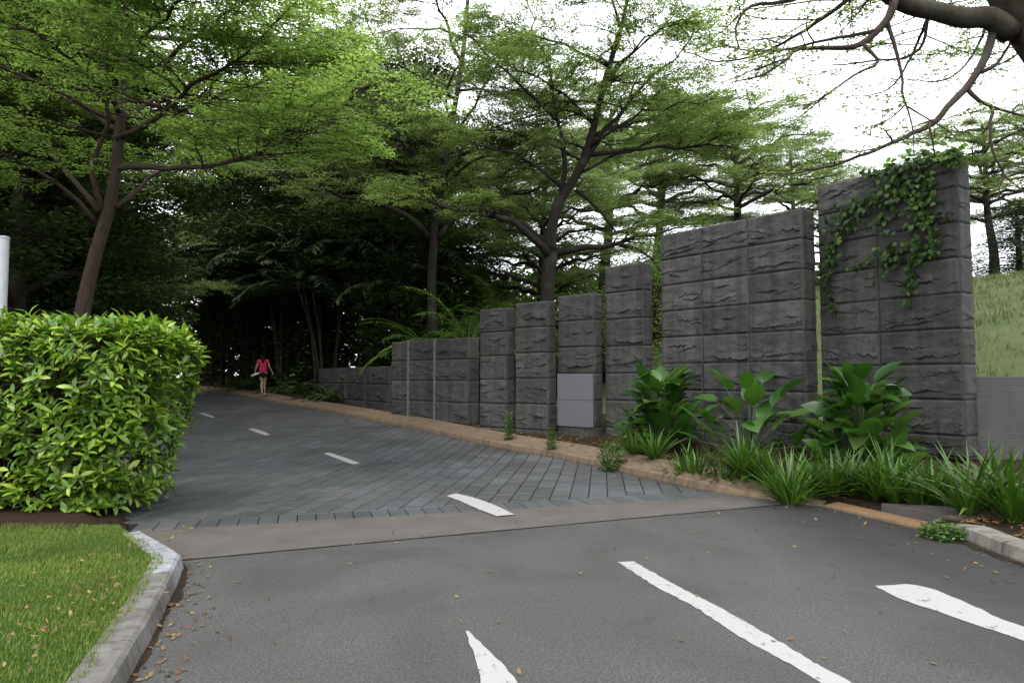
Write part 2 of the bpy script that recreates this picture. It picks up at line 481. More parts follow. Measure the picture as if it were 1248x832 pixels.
sdir = (S2 - S1) / np.linalg.norm(S2 - S1); bdir = (B2 - B1) / np.linalg.norm(B2 - B1)
bnor = np.array([-bdir[1], bdir[0]])

# ------------------------------------------------------------------ terrain: one sheet to the horizon
def ground_z(X, Y):
    X = np.asarray(X, dtype=np.float64); Y = np.asarray(Y, dtype=np.float64)
    dr, ny = seg_sd(RIGHT, X, Y); dl, ly = seg_sd(LEFT, X, Y); dl = -dl
    zr = road_z(np.clip(ny, 0, 60))
    tk = sstep(8.4, 9.6, ny)                                   # beside the tan kerb the soil stands higher
    gt = sstep(7.0, 7.3, ny) * (1 - tk)                         # beside the drain grate it falls to the road
    bed = zr + .09 - .04 * gt + .10 * tk + .27 * sstep(.6, 3.6, dr)
    thr = .20 + .22 * tk + .16 * gt
    w = sstep(1.0, 9.0, X + .15 * (Y - 14))
    hill = 5.6 * w * (1 - np.exp(-np.maximum(0, dr - 4.6) * .052 - (np.maximum(0, dr - 4.6) * .062) ** 2))
    zright = bed + hill
    zleft = road_z(np.clip(Y, 0, 60)) + .10 + .10 * sstep(1, 6, dl)
    zroad = road_z(np.clip(Y, -5, 60)) - .09
    return np.where(dr > thr, zright, np.where(dl > .16, zleft - .03, zroad)), dr, dl

xs = np.concatenate([[-900, -500, -250, -120, -70, -50], np.arange(-40, -14, .8), np.arange(-14, -5, .25), np.arange(-5, 8, .12), np.arange(8, 14, .3), np.arange(14, 45, .8), [50, 70, 120, 250, 500, 900]])
ys = np.concatenate([[-900, -400, -150, -60, -30, -15], np.arange(-9, 0, .8), np.arange(0, 2, .3), np.arange(2, 14, .12), np.arange(14, 24, .25), np.arange(24, 56, .8), [60, 75, 100, 150, 250, 500, 1200]])
GX, GY = np.meshgrid(xs, ys)
GZ, GDR, GDL = ground_z(GX, GY)
far = np.maximum(np.abs(GX), np.abs(GY - 15)) > 60
GZ = np.where(far & (GDR < 0) & (GDL < 0), road_z(60.0) + .1, GZ)
rngG = np.random.RandomState(3)
rough_m = ((GDR > .9) | (GDL > .6)) & ~far
GZ = GZ + np.where(rough_m, rngG.normal(0, .012, GZ.shape), 0)
nx, ny_ = len(xs), len(ys)
idx = np.arange(nx * ny_).reshape(ny_, nx)
F = np.stack([idx[:-1, :-1], idx[:-1, 1:], idx[1:, 1:], idx[1:, :-1]], -1).reshape(-1, 4)
cdr = GDR[:-1, :-1].ravel(); cx_ = GX[:-1, :-1].ravel(); cy_ = GY[:-1, :-1].ravel()
mi = np.where((cdr > 4.4) & (cx_ + .25 * (cy_ - 14) > 1.0), 1, 0)
single('ground', np.stack([GX, GY, GZ], -1), F, [M['litter_soil'], M['hill']], kind='structure', smooth=True, midx=mi)

# ------------------------------------------------------------------ asphalt, strip, pavers
def line_hit(poly, p, d):
    """first crossing of a polyline with the infinite line p + t d"""
    n = np.array([-d[1], d[0]])
    for i, (a, b) in enumerate(zip(poly[:-1], poly[1:])):
        sa, sb = (a - p).dot(n), (b - p).dot(n)
        if sa * sb <= 0 and sa != sb:
            t = sa / (sa - sb); return i, a + t * (b - a)
    return None

def off(poly, k):
    poly = np.asarray(poly); T = np.gradient(poly, axis=0); T /= np.linalg.norm(T, axis=1)[:, None]
    return poly + k * np.stack([T[:, 1], -T[:, 0]], 1)

Ro = list(off(np.array(RIGHT), .12)); Lo = list(off(np.array(LEFT), -.08))
li, lp = line_hit(Lo, S1, sdir); ri, rp = line_hit(Ro, S1, sdir)
poly = [Lo[i] for i in range(li + 1)] + [lp, rp] + [Ro[i] for i in range(ri, -1, -1)]
V = [(p[0], p[1], 0.0) for p in poly]
single('asphalt_road', V, [list(range(len(V)))[::-1]], M['asphalt'], kind='structure')
li2, lp2 = line_hit(Lo, B1, bdir); ri2, rp2 = line_hit(Ro, B1, bdir)
poly = [lp] + [Lo[i] for i in range(li + 1, li2 + 1)] + [lp2, rp2] + [Ro[i] for i in range(ri2, ri, -1)] + [rp]
V = [(p[0], p[1], 0.002) for p in poly]
single('concrete_road_strip', V, [list(range(len(V)))[::-1]], M['strip'], kind='structure')
w_ = .013 * np.array([-sdir[1], sdir[0]])
jp = [];
for i in range(60):
    t = i / 59; c = lp * (1 - t) + rp * t; k = random.Random(i).uniform(.5, 1.3)
    jp += [(*(c - w_ * k), .006), (*(c + w_ * k), .006)]
single('road_joint_line', jp, [[2 * i, 2 * i + 2, 2 * i + 3, 2 * i + 1] for i in range(59)], M['joint'], kind='structure')

# paved ramp: dark bedding sheet and the pavers on it
Lp = crom([lp2] + Lo[li2 + 1:], 90); Rp = crom([rp2] + [p for p in Ro[ri2 + 1:]], 90)
gv = []
for a, b in zip(Lp, Rp):
    for t in np.linspace(0, 1, 9):
        p = a * (1 - t) + b * t; gv.append((p[0], p[1], float(road_z(p[1])) - .004))
gf = [[i * 9 + j, i * 9 + j + 1, (i + 1) * 9 + j + 1, (i + 1) * 9 + j] for i in range(89) for j in range(8)]
rb = MB(); rb.add(gv, gf, 1)

def clip_half(poly, p, n):
    out = []
    for a, b in zip(poly, poly[1:] + poly[:1]):
        sa, sb = (a - p).dot(n), (b - p).dot(n)
        if sa >= 0: out.append(a)
        if sa * sb < 0: out.append(a + (b - a) * (sa / (sa - sb)))
    return out

rngP = random.Random(5)
def paver(poly2):
    c = sum(poly2) / len(poly2); n = len(poly2); h = .010 + rngP.uniform(-.002, .002)
    tx, ty = rngP.uniform(-.006, .006), rngP.uniform(-.006, .006)
    bot = [(p[0], p[1], float(road_z(p[1])) - .006) for p in poly2]
    mid = [(p[0], p[1], float(road_z(p[1])) + h - .005) for p in poly2]
    top = []
    for p in poly2:
        q = p + (c - p) / (np.linalg.norm(c - p) + 1e-6) * .008
        top.append((q[0], q[1], float(road_z(q[1])) + h + tx * (q[0] - c[0]) + ty * (q[1] - c[1])))
    fs = [[2 * n + i for i in range(n)]]
    for i in range(n):
        j = (i + 1) % n
        fs += [[i, j, n + j, n + i], [n + i, n + j, 2 * n + j, 2 * n + i]]
    rb.add(bot + mid + top, fs, 0)

ROWD = np.array([.13, .9915]); ROWN = np.array([.9915, -.13]); RW, RL = .245, .40
front_p = B1 + bnor * .40
cent = []
for a in range(-140, 60):
    for bq in range(-8, 130):
        cent.append((a, bq, np.array([0, 7.0]) + ROWN * (a + .5) * RW + ROWD * ((bq + .5 + (a % 2) * .5) * RL)))
CC = np.array([c[2] for c in cent])
dr_, _ = seg_sd(RIGHT, CC[:, 0], CC[:, 1]); dl_, _ = seg_sd(LEFT, CC[:, 0], CC[:, 1])
ok = (dr_ < .16) & (dl_ > -.16) & (((CC - front_p) @ bnor) > -.25) & (CC[:, 1] < 40)
g = .005
for (a, bq, c), k in zip(cent, ok):
    if not k: continue
    e1 = ROWN * (RW / 2 - .0065); e2 = ROWD * (RL / 2 - g)
    q = clip_half([c - e1 - e2, c + e1 - e2, c + e1 + e2, c - e1 + e2], front_p, bnor)
    if len(q) >= 3:
        ar = .5 * abs(sum(q[i][0] * q[(i + 1) % len(q)][1] - q[(i + 1) % len(q)][0] * q[i][1] for i in range(len(q))))
        if ar > .004: paver(q)
t0, t1 = (lp2 - B1).dot(bdir), (rp2 - B1).dot(bdir)
for i in range(int((t1 - t0) / .2) + 1):
    s = t0 + i * .2
    o_ = B1 + bdir * s
    paver([o_ + bdir * g + bnor * g, o_ + bdir * (.2 - g) + bnor * g, o_ + bdir * (.2 - g) + bnor * (.4 - g), o_ + bdir * g + bnor * (.4 - g)])
single('paved_road', rb.arr(), rb.F, [M['paver'], M['grout']], kind='structure', midx=rb.mi)

# ------------------------------------------------------------------ painted markings
def marking(name, left, right, lift, mat, label, n=40, jag=.006, seed=0):
    """ribbon between two edge polylines given as ground points"""
    A = crom(left, n); B = crom(right, n); r = random.Random(seed); V = []
    for a, b in zip(A, B):
        u = (b - a) / (np.linalg.norm(b - a) + 1e-9)
        a = a + u * r.uniform(-jag, jag); b = b + u * r.uniform(-jag, jag)
        for t in (0, .33, .67, 1):
            p = a * (1 - t) + b * t; V.append((p[0], p[1], float(road_z(p[1])) + lift))
    F = [[i * 4 + j, i * 4 + j + 1, (i + 1) * 4 + j + 1, (i + 1) * 4 + j] for i in range(n - 1) for j in range(3)]
    return single(name, V, F, mat, kind='structure')

def zz(l): return [on_z(x, y, 0)[:2] for x, y in l]
marking('road_marking_line', zz([(753, 685), (800, 715), (850, 742), (905, 778), (960, 808), (1002, 832)]) + [on_z(1002, 832, 0)[:2] + np.array([.6, -1.75])],
        zz([(772, 684), (822, 712), (880, 742), (940, 776), (990, 806), (1038, 832)]) + [on_z(1038, 832, 0)[:2] + np.array([.6, -1.75])], .004, M['paint'], '', 90, .008, 1)
marking('road_marking_line', zz([(1066, 714), (1100, 731), (1140, 744), (1190, 762), (1248, 781)]) + [on_z(1248, 781, 0)[:2] + np.array([.55, -1.5])],
        zz([(1090, 713), (1108, 712), (1140, 719), (1195, 742), (1248, 764)]) + [on_z(1248, 764, 0)[:2] + np.array([.55, -1.5])], .004, M['paint'], '', 60, .006, 2)
marking('road_marking_arrow', zz([(568, 769), (586, 832)]) + [np.array([-.09, 2.7]), np.array([-.02, 1.9])],
        zz([(571, 769), (632, 832)]) + [np.array([.26, 2.7]), np.array([.48, 1.9])], .004, M['paint'], '', 40, .006, 3)
def rr(l): return [on_road(x, y)[:2] for x, y in l]
marking('road_marking_dash', rr([(544, 605), (560, 611), (580, 620), (605, 630)]), rr([(556, 602), (580, 608), (604, 617), (627, 628)]), .014, M['paint2'], '', 14, .003, 4)
marking('road_marking_dash', rr([(394, 553), (412, 560), (430, 566.5)]), rr([(401, 552), (420, 558), (439, 565)]), .014, M['paint2'], '', 10, .003, 5)
marking('road_marking_dash', rr([(302, 523.5), (313, 527.5), (324, 531)]), rr([(309, 522.5), (320, 526), (330, 530)]), .014, M['paint2'], '', 10, .003, 6)
marking('road_marking_dash', rr([(242, 503.8), (251, 507), (259, 509.5)]), rr([(247, 503), (256, 506), (263, 508.5)]), .014, M['paint2'], '', 10, .003, 7)

# ------------------------------------------------------------------ kerbs
def sweep(pts, prof_fn, z_fn, closed_ends=True):
    pts = np.asarray(pts); T = np.gradient(pts, axis=0); T /= np.linalg.norm(T, axis=1)[:, None]
    N = np.stack([T[:, 1], -T[:, 0]], 1); V = []
    for i, p in enumerate(pts):
        pr = prof_fn(i / (len(pts) - 1), p)
        for (a, z) in pr:
            q = p + N[i] * a; V.append((q[0], q[1], z_fn(p) + z))
    k = len(pr)
    F = [[i * k + j, (i + 1) * k + j, (i + 1) * k + (j + 1) % k, i * k + (j + 1) % k] for i in range(len(pts) - 1) for j in range(k)]
    F += [list(range(k)), [(len(pts) - 1) * k + j for j in range(k)][::-1]]
    return V, F

kerb = MB()
def tan_prof(t, p):
    f = sstep(8.2, 9.6, p[1]); h = .012 + .125 * f; w = .30 + .30 * f; hb = .02 + .22 * f
    jx = .008 * noise.noise(Vector((p[0] * 2, p[1] * 2, 0)))
    return [(.02, -.12), (jx, h * .25), (.015 + jx, h - .022), (.05 + jx, h), (w * .55, (h + hb) * .5 - .01), (w, hb), (w + .02, hb - .2)]
segs = np.linspace(0, len(KFs) - 1, 19)
KD = crom(KFs, 400)
nseg = 17
for s in range(nseg):
    a = int(399 * (s / nseg)); b = int(399 * ((s + 1) / nseg))
    P = KD[a:b + 1].copy()
    if len(P) < 3: continue
    d0 = P[1] - P[0]; d1 = P[-2] - P[-1]
    P[0] += d0 / np.linalg.norm(d0) * .006; P[-1] += d1 / np.linalg.norm(d1) * .006
    V, F = sweep(P, tan_prof, lambda p: float(road_z(p[1]))); kerb.add(V, F)
# weep hole blocks set in the kerb face
kt = thing('kerb', 'long tan concrete kerb curving up beside the paved ramp under the stone walls', 'kerb', (KFs[0][0], KFs[0][1], 0))
part('kerb_stones', kerb.arr(), kerb.F, M['tan_kerb'], kt, smooth=False)
for px, py in ((674, 555.5), (546, 529.5), (400, 500)):
    p = on_road(px, py); m = MB()
    m.box((p[0], p[1] + .01, p[2] + .055), (.035, .035, .03), (.8, -.6)); part('weep_hole', m.arr(), m.F, M['joint'], kt)

gk = MB()
gp = crom([GR[1], (4.31, 6.6), (4.26, 5.9), (4.38, 5.0), (4.75, 3.2), (5.6, 0.0)], 90)[::-1]
def grey_prof(t, p):
    f = .35 + .65 * sstep(7.15, 6.5, p[1]); j = .012 * noise.noise(Vector((p[0] * 3, p[1] * 3, 2)))
    return [(.02, -.12), (j, .02), (.02 + j, .115 * f), (.055, .135 * f), (.20, .14 * f), (.25, .12 * f), (.26, -.1)]
for a, b in ((0, 22), (22, 44), (44, 62), (62, 77), (77, 89)):
    P = gp[a:b + 1].copy(); P[0] = P[0] + (P[1] - P[0]) * .12; P[-1] = P[-1] + (P[-2] - P[-1]) * .12
    V, F = sweep(P, grey_prof, lambda p: 0.0); gk.add(V, F)
single('kerb', gk.arr(), gk.F, M['grey_kerb'], 'rounded grey kerb stones along the plant bed at the right edge', 'kerb')

# left kerb: weathered stones, the corner one painted white
lk = thing('kerb', 'weathered pale kerb with white painted corner around the lawn', 'kerb', (-2.69, 5.62, 0))
LK = np.array(LEFT)
def left_prof(t, p):
    j = .006 * noise.noise(Vector((p[0] * 4, p[1] * 4, 5)))
    return [(-.20, -.1), (-.20, .115), (-.18, .125), (-.03, .125), (-.004 + j, .105), (.022 + j, .0), (.022, -.1)][::-1]
near = np.concatenate([crom(LK[0:3], 50), crom(LK[2:5], 40)[1:]])
cutY = [-9, -6, -3, 0, 1.0, 2.0, 2.9, 3.8, 4.7, 5.1]
lm = MB()
for a, b in zip(cutY[:-1], cutY[1:]):
    P = near[(near[:, 1] >= a) & (near[:, 1] <= b)]
    if len(P) < 2: P = crom([near[np.argmin(abs(near[:, 1] - a))], near[np.argmin(abs(near[:, 1] - b))]], 3)
    P = P.copy(); lo_, hi_ = P[0].copy(), P[-1].copy()
    i0 = np.interp(a + .004, near[:, 1], near[:, 0]); i1 = np.interp(b - .004, near[:, 1], near[:, 0])
    P = np.vstack([[i0, a + .004], P[1:-1] if len(P) > 2 else np.zeros((0, 2)), [i1, b - .004]])
    V, F = sweep(P, left_prof, lambda p: 0.0); lm.add(V, F)
far_l = crom(np.vstack([[-5.3, 9.75], LK[7:]]), 90)
cor = np.array([[np.interp(5.108, near[:, 1], near[:, 0]), 5.108], [-2.62, 5.42], LK[4], [-2.80, 5.76], [-3.12, 6.10], LK[5]])
part('kerb_stones', lm.arr(), lm.F, M['left_kerb'], lk)
V, F = sweep(cor, left_prof, lambda p: 0.0); part('corner_stone', V, F, M['white_kerb'], lk, label='white painted corner kerb stone')
V, F = sweep(far_l, left_prof, lambda p: float(road_z(p[1]))); part('kerb_run', V, F, M['left_kerb'], lk)

# drain grate, tan, between the two kerbs
ga, gb = KFs[0], GR[1]
gd = (gb - ga) / np.linalg.norm(gb - ga); gn = np.array([-gd[1], gd[0]]); gl = np.linalg.norm(gb - ga)
if gn[0] < 0: gn = -gn
gr = thing('drain_grate', 'tan slatted drain grate lying between the brown kerb and the grey kerb', 'drain grate', (*((ga + gb) / 2), 0))
gm = MB(); gc = (ga + gb) / 2 + gn * .17
gm.box((*gc, .004), (gl / 2, .17, .012), gd); part('frame', gm.arr(), gm.F, M['tan_kerb'], gr)
gm = MB()
k = int(gl / .032)
for i in range(k):
    p = ga + gd * (gl * (i + .5) / k) + gn * .17
    gm.box((*p, .024), (.010, .145, .0075), (gd[0] + .35 * gn[0], gd[1] + .35 * gn[1]))
part('slats', gm.arr(), gm.F, M['grate'], gr)
# short piece of footpath behind the grate
fp = [ga + gn * .36 + gd * .55, gb + gn * .36, gb + gn * .95 + gd * .1, ga + gn * .85 + gd * .9]
fv = [(*p, z) for z in (-.05, .115) for p in fp]
single('footpath', fv, [[4, 5, 6, 7], [0, 1, 5, 4], [1, 2, 6, 5], [2, 3, 7, 6], [3, 0, 4, 7]], M['strip'], kind='structure')

# ------------------------------------------------------------------ lawn, mulch, grass
def left_x(y): return np.interp(y, LK[:, 1], LK[:, 0])
ly = np.linspace(-3, 6.72, 60); lv = []
for y in ly:
    xe = left_x(y) - .19
    if y > 5.62: xe = left_x(y) - .23
    for t in np.linspace(0, 1, 30):
        x = xe - t * t * 9
        lv.append((x, y, .112 + .015 * noise.noise(Vector((x, y, 0))) + .06 * t))
single('lawn', lv, [[i * 30 + j + 1, i * 30 + j, (i + 1) * 30 + j, (i + 1) * 30 + j + 1] for i in range(59) for j in range(29)], M['lawn'], kind='structure', smooth=True)
mv = []
for i, y in enumerate(np.linspace(6.55, 9.2, 14)):
    for j, t in enumerate(np.linspace(0, 1, 40)):
        x = left_x(y) - .23 - t * 7
        mv.append((x + (.10 if j == 0 else 0), y + .06 * noise.noise(Vector((x * 3, i, 0))) - (.06 + .10 * abs(noise.noise(Vector((x * 5, 3, 0)))) if i == 0 else 0), (-.03 if j == 0 else .07 if j == 1 else .125) if j < 2 else .125 + .04 * t + .025 * abs(noise.noise(Vector((x * 6, y * 6, 1)))) + .02 * (i > 0)))
single('mulch_ground', mv, [[i * 40 + j + 1, i * 40 + j, (i + 1) * 40 + j, (i + 1) * 40 + j + 1] for i in range(13) for j in range(39)], M['mulch'], kind='structure', smooth=True)

rg = np.random.RandomState(11)
n = 90000
gy = 2.4 + (rg.uniform(0, 1, n) ** .8) * 4.25
gx = left_x(gy) - .13 - .05 * np.array([noise.noise(Vector((0, y * 3.1, 7))) for y in gy]) - np.where(gy > 5.6, .05, 0) - rg.uniform(0, 1, n) ** 1.1 * 4.2
px_ = 624 + 830 * gx / gy
keep = (px_ > -60)
gx, gy = gx[keep], gy[keep]
bare = np.array([noise.noise(Vector((x * 1.3, y * 1.3, 4))) for x, y in zip(gx, gy)])
keep = rg.uniform(-.2, .9, len(gx)) > bare
gx, gy = gx[keep], gy[keep]; n = len(gx)
gz = .112 + np.minimum(1, np.sqrt(np.maximum(0, left_x(gy) - gx) / 9)) * .05 - .01
az = rg.uniform(0, 2 * PI, n); ln = rg.uniform(.02, .05, n); lean = rg.uniform(.2, 1.1, n)
d = np.stack([np.cos(az) * lean, np.sin(az) * lean, np.ones(n)], 1)
V, F = blade_leaf(np.stack([gx, gy, gz], 1), d, np.stack([-np.sin(az), np.cos(az), np.zeros(n)], 1) * .2 + np.stack([np.cos(az), np.sin(az), np.ones(n) * .1], 1), ln, np.full(n, .006), np.full(n, .25), 0, [(0, 1), (.6, .8), (1, .1)], None, None, 0)
single('grass', V, F, M['lf_grass'], 'short green lawn grass inside the pale left kerb', 'grass', kind='stuff')

# dirt gathered in the gutters
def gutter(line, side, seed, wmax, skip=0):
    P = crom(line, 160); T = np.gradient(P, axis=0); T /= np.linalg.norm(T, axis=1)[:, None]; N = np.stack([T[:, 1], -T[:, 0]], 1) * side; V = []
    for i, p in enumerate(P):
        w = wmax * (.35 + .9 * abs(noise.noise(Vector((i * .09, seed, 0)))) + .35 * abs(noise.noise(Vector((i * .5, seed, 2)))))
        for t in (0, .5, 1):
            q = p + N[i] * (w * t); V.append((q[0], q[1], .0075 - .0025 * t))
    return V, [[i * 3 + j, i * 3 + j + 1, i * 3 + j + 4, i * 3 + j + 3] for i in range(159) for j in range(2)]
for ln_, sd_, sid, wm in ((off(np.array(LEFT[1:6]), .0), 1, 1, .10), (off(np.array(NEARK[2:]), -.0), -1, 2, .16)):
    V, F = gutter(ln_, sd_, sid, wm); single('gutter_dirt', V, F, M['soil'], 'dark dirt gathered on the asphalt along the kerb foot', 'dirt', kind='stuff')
# rough grass on the bank
n = 42000
hx_ = rg.uniform(8.5, 27, n); hy_ = rg.uniform(12, 33, n); pxx = 624 + 830 * hx_ / hy_
kp = (pxx > 960) & (pxx < 1300); hx_, hy_ = hx_[kp], hy_[kp]
tuft = np.array([noise.noise(Vector((x * .9, y * .9, 8))) + .6 * noise.noise(Vector((x * 2.6, y * 2.6, 3))) for x, y in zip(hx_, hy_)])
kp = rg.uniform(-.5, .5, len(hx_)) < tuft + .1; hx_, hy_, tuft = hx_[kp], hy_[kp], tuft[kp]; n = len(hx_)
hz_, hd_, _ = ground_z(hx_, hy_); az = rg.uniform(0, 2 * PI, n); lean = rg.uniform(.2, 1.3, n)
V, F = blade_leaf(np.stack([hx_, hy_, hz_ - .02], 1)[hd_ > 4.5], np.stack([np.cos(az) * lean, np.sin(az) * lean, np.ones(n)], 1)[hd_ > 4.5], np.stack([np.cos(az), np.sin(az), np.ones(n) * .1], 1)[hd_ > 4.5], (rg.uniform(.10, .26, n) * (.8 + .5 * np.clip(tuft, 0, 1)))[hd_ > 4.5], np.full(n, .022)[hd_ > 4.5], np.full(n, .3)[hd_ > 4.5], 0, [(0, 1), (.6, .8), (1, .1)], None, None, 0)
M['lf_bank'] = leaf_mat('bank_grass', [(0, (.055, .08, .025)), (.55, (.09, .12, .04)), (1, (.16, .165, .075))], .3, None, .6, .2, .5, .35)
single('bank_grass', V, F, M['lf_bank'], 'rough tufted grass on the bank at the right behind the walls', 'grass', kind='stuff')

# dead leaves lying on road and lawn
pts = []
for i in range(150):
    x, y = rg.uniform(-2.4, 4.2), rg.uniform(2.8, 11); pts.append((x, y, float(road_z(y)) + .010))
for i in range(140):
    y = rg.uniform(2.5, 6.2); pts.append((left_x(y) + abs(rg.normal(0, .16)) + .04, y, .010))
for i in range(70):
    y = rg.uniform(4.5, 8.2); x = np.interp(y, [4.5, 5.9, 7.2, 8.2], [4.35, 4.2, 4.2, 3.6]) - abs(rg.normal(0, .35)); pts.append((x, y, .010))
for i in range(160):
    cx0, cy0 = [(-2.55, 4.0), (-2.6, 3.6), (-2.8, 4.6), (-3.2, 5.2), (-3.0, 6.2)][rg.randint(5)]
    pts.append((cx0 + rg.normal(0, .16), cy0 + rg.normal(0, .28), .165))
for i in range(40):
    x, y = rg.uniform(-7, 1.5), rg.uniform(9, 20); pts.append((x, y, float(road_z(y)) + .02))
pts = np.array(pts)
dd, _ = seg_sd(LEFT, pts[:, 0], pts[:, 1]); d2, _ = seg_sd(RIGHT, pts[:, 0], pts[:, 1])
pts = pts[((dd > .03) & (d2 < -.05)) | (pts[:, 2] == .165)]
V, F = quads_leaf(pts, rg, .042, .024, .35, -.25)
single('fallen_leaves', V, F, M['dead_leaf'], 'small dry leaves scattered over the asphalt, gutter and lawn', 'leaves', kind='stuff')
# mulch and litter in the bed
pts = []
for i in range(2600):
    t = rg.uniform(0, 1); k = rg.randint(0, 32); p = KFs[k] if rg.uniform() < .75 else np.array(NEARK[rg.randint(3, 6)])
    q = p + np.array([.75, .66]) * rg.uniform(.25, 1.6) + rg.normal(0, .08, 2); pts.append((q[0], q[1], 0))
pts = np.array(pts); zz_, dd, _ = ground_z(pts[:, 0], pts[:, 1]); pts[:, 2] = zz_ + .03
pts = pts[dd > .3]
V, F = quads_leaf(pts, rg, .07, .02, .5, 0)
single('bed_litter', V, F, M['dead_leaf'], 'brown leaf litter on the soil of the plant bed', 'litter', kind='stuff')

# ------------------------------------------------------------------ stone walls
def rock_fn(w, h, seed, amp):
    """split granite face: shallow lumps and a few jagged broken ledges"""
    r = random.Random(seed * 31.7)
    led = []
    for k in range(4):
        led.append((h * r.uniform(.10, .75), r.uniform(0, 50), r.uniform(.5, 1.0), r.uniform(-.35, .35), r.uniform(.05, .16)))
    o = Vector((seed * 7.31, seed * 3.17, seed * 1.7))
    def f(u, v):
        p = Vector((u * 2.6, v * 4.2, 0)) + o
        a = noise.noise(p); b = noise.noise(p * 2.3); c = noise.noise(p * 5.1); e = noise.noise(p * 11.0)
        d = .30 + .24 * a + .17 * b + .10 * abs(c) + .05 * e + .12 * abs(noise.noise(p * 1.6 + Vector((9, 2, 4))))
        for v0, ph, A, sl, run in led:
            x = u * 1.0 + ph
            l = v0 + sl * (u - w / 2) * .5 + .055 * noise.noise(Vector((x * 4, ph, 0))) + .030 * (abs(noise.noise(Vector((x * 11, ph, 3)))) * 2 - .6) + .012 * noise.noise(Vector((x * 29, ph, 1)))
            g_ = min(1, max(0, noise.noise(Vector((x * 2.6, ph, 7))) * 1.9 + .12)) * A
            t = v - l
            if t > 0: d += g_ * .62 * max(0, 1 - t / (run * 1.6)) * min(1, t / .010)
            else: d -= g_ * .16 * max(0, 1 + t / .05)
        return amp * d
    return f

def cap_face(mb, o, eu, en, w, h, seed, amp, res):
    nu = max(6, int(w / res)); nv = max(5, int(h / res))
    us = np.concatenate([[0, .012, .03], np.linspace(.05, w - .05, nu), [w - .03, w - .012, w]]) if w > .14 else np.linspace(0, w, 7)
    vs = np.concatenate([[0, .012, .03], np.linspace(.05, h - .05, nv), [h - .03, h - .012, h]]) if h > .14 else np.linspace(0, h, 5)
    V = []; rock = rock_fn(w, h, seed, amp)
    for v in vs:
        for u in us:
            e = min(u, w - u, v, h - v)
            m = min(1, max(0, (e - .003) / .030)); m = m * m * (3 - 2 * m)
            d = m * max(-.012, rock(u, v))
            if e <= 0: d = -.004
            V.append(o + eu * u + np.array([0, 0, v]) + en * d)
    k = len(us)
    F = [[i * k + j, i * k + j + 1, (i + 1) * k + j + 1, (i + 1) * k + j] for i in range(len(vs) - 1) for j in range(k - 1)]
    ring = [j for j in range(k)] + [i * k + k - 1 for i in range(1, len(vs))] + [(len(vs) - 1) * k + j for j in range(k - 2, -1, -1)] + [i * k for i in range(len(vs) - 2, 0, -1)]
    n0 = len(V)
    for r_ in ring: V.append(V[r_] - en * .03)
    q = len(ring)
    F += [[ring[(i + 1) % q], ring[i], n0 + i, n0 + (i + 1) % q] for i in range(q)]
    mb.add(V, F)

wall_n = [0]
def stone_panel(pl, Dl, pr, Dr, ytop, ndown, H, colf, t, label, res=.035, amp=.05, group='split face stone wall panels beside the ramp', skip=None, gap=.008, vgap=None, endcaps=True, name='stone_wall'):
    """pl/pr: photo column of the two front edges, Dl/Dr their distance; ytop: photo row of the top at the left edge"""
    A = at_y(pl, ytop, Dl); B = at_y(pr, ytop, Dr); ztop = A[2]
    a, b = A[:2], B[:2]; L = np.linalg.norm(b - a); u = (b - a) / L; nf = np.array([u[1], -u[0]])
    if nf.dot(-(a + b) / 2) < 0: nf = -nf
    u3 = np.array([*u, 0]); n3 = np.array([*nf, 0]); zb = ztop - ndown * H
    vg = vgap or gap
    wall_n[0] += 1; sd = wall_n[0] * 13
    mb = MB(); base = np.array([*((a + b) / 2), zb])
    # core
    cc = np.array([*((a + b) / 2 - nf * (t / 2)), (ztop + zb) / 2])
    mb.box(cc, (L / 2 - .015, t / 2 - .015, (ztop - zb) / 2 - .004), u)
    nrow = int(math.ceil(ndown))
    for r_ in range(nrow):
        z1 = ztop - r_ * H; z0 = max(zb, z1 - H)
        h = z1 - z0 - gap
        if h < .05: continue
        for c in range(len(colf) - 1):
            if skip and (r_, c) in skip: continue
            u0, u1 = colf[c] * L, colf[c + 1] * L
            sd += 1
            cap_face(mb, np.array([*a, z0 + gap / 2]) + u3 * (u0 + vg / 2), u3, n3, u1 - u0 - vg, h, sd * .77, amp, res)
        if endcaps:
            sd += 1
            cap_face(mb, np.array([*b, z0 + gap / 2]) - n3 * (gap / 2) + u3 * 0, -n3, u3, t - gap, h, sd * .77, amp * .6, res * 1.3)
            cap_face(mb, np.array([*a, z0 + gap / 2]) - n3 * (t - gap / 2), n3, -u3, t - gap, h, sd * .91, amp * .4, res * 2.5)
    o = thing(name, label, 'stone wall', base, group)
    part('stone_blocks', mb.arr(), mb.F, M['stone'], o)
    return o, a, b, u3, n3, ztop

K = 1.08
w1 = stone_panel(996, 10.95 * K, 1166, 9.2 * K, 228, 8.6, .525, [0, .46, 1], .40, 'tallest dark stone wall at the right end, with ivy hanging down its face', .020, .050)
w2 = stone_panel(805, 12.6 * K, 978, 10.5 * K, 287, 8.2, .517, [0, .325, .655, 1], .42, 'wide dark stone wall three blocks across, second tallest, left of the ivy wall', .020, .050)
w3 = stone_panel(737, 13.4 * K, 784, 12.75 * K, 326, 7.0, .565, [0, 1], .30, 'tall narrow stone pillar between the wide wall and the pillar with the plaque', .022, .048)
w4 = stone_panel(680, 13.8 * K, 723.5, 13.2 * K, 361, 6.2, .565, [0, 1], .30, 'stone pillar holding a smooth pale blue grey plaque on its front', .022, .048, skip={(3, 0), (4, 0)})
w5 = stone_panel(628, 14.3 * K, 667, 13.7 * K, 370, 6.0, .565, [0, 1], .30, 'plain stone pillar directly left of the pillar with the plaque', .022, .048)
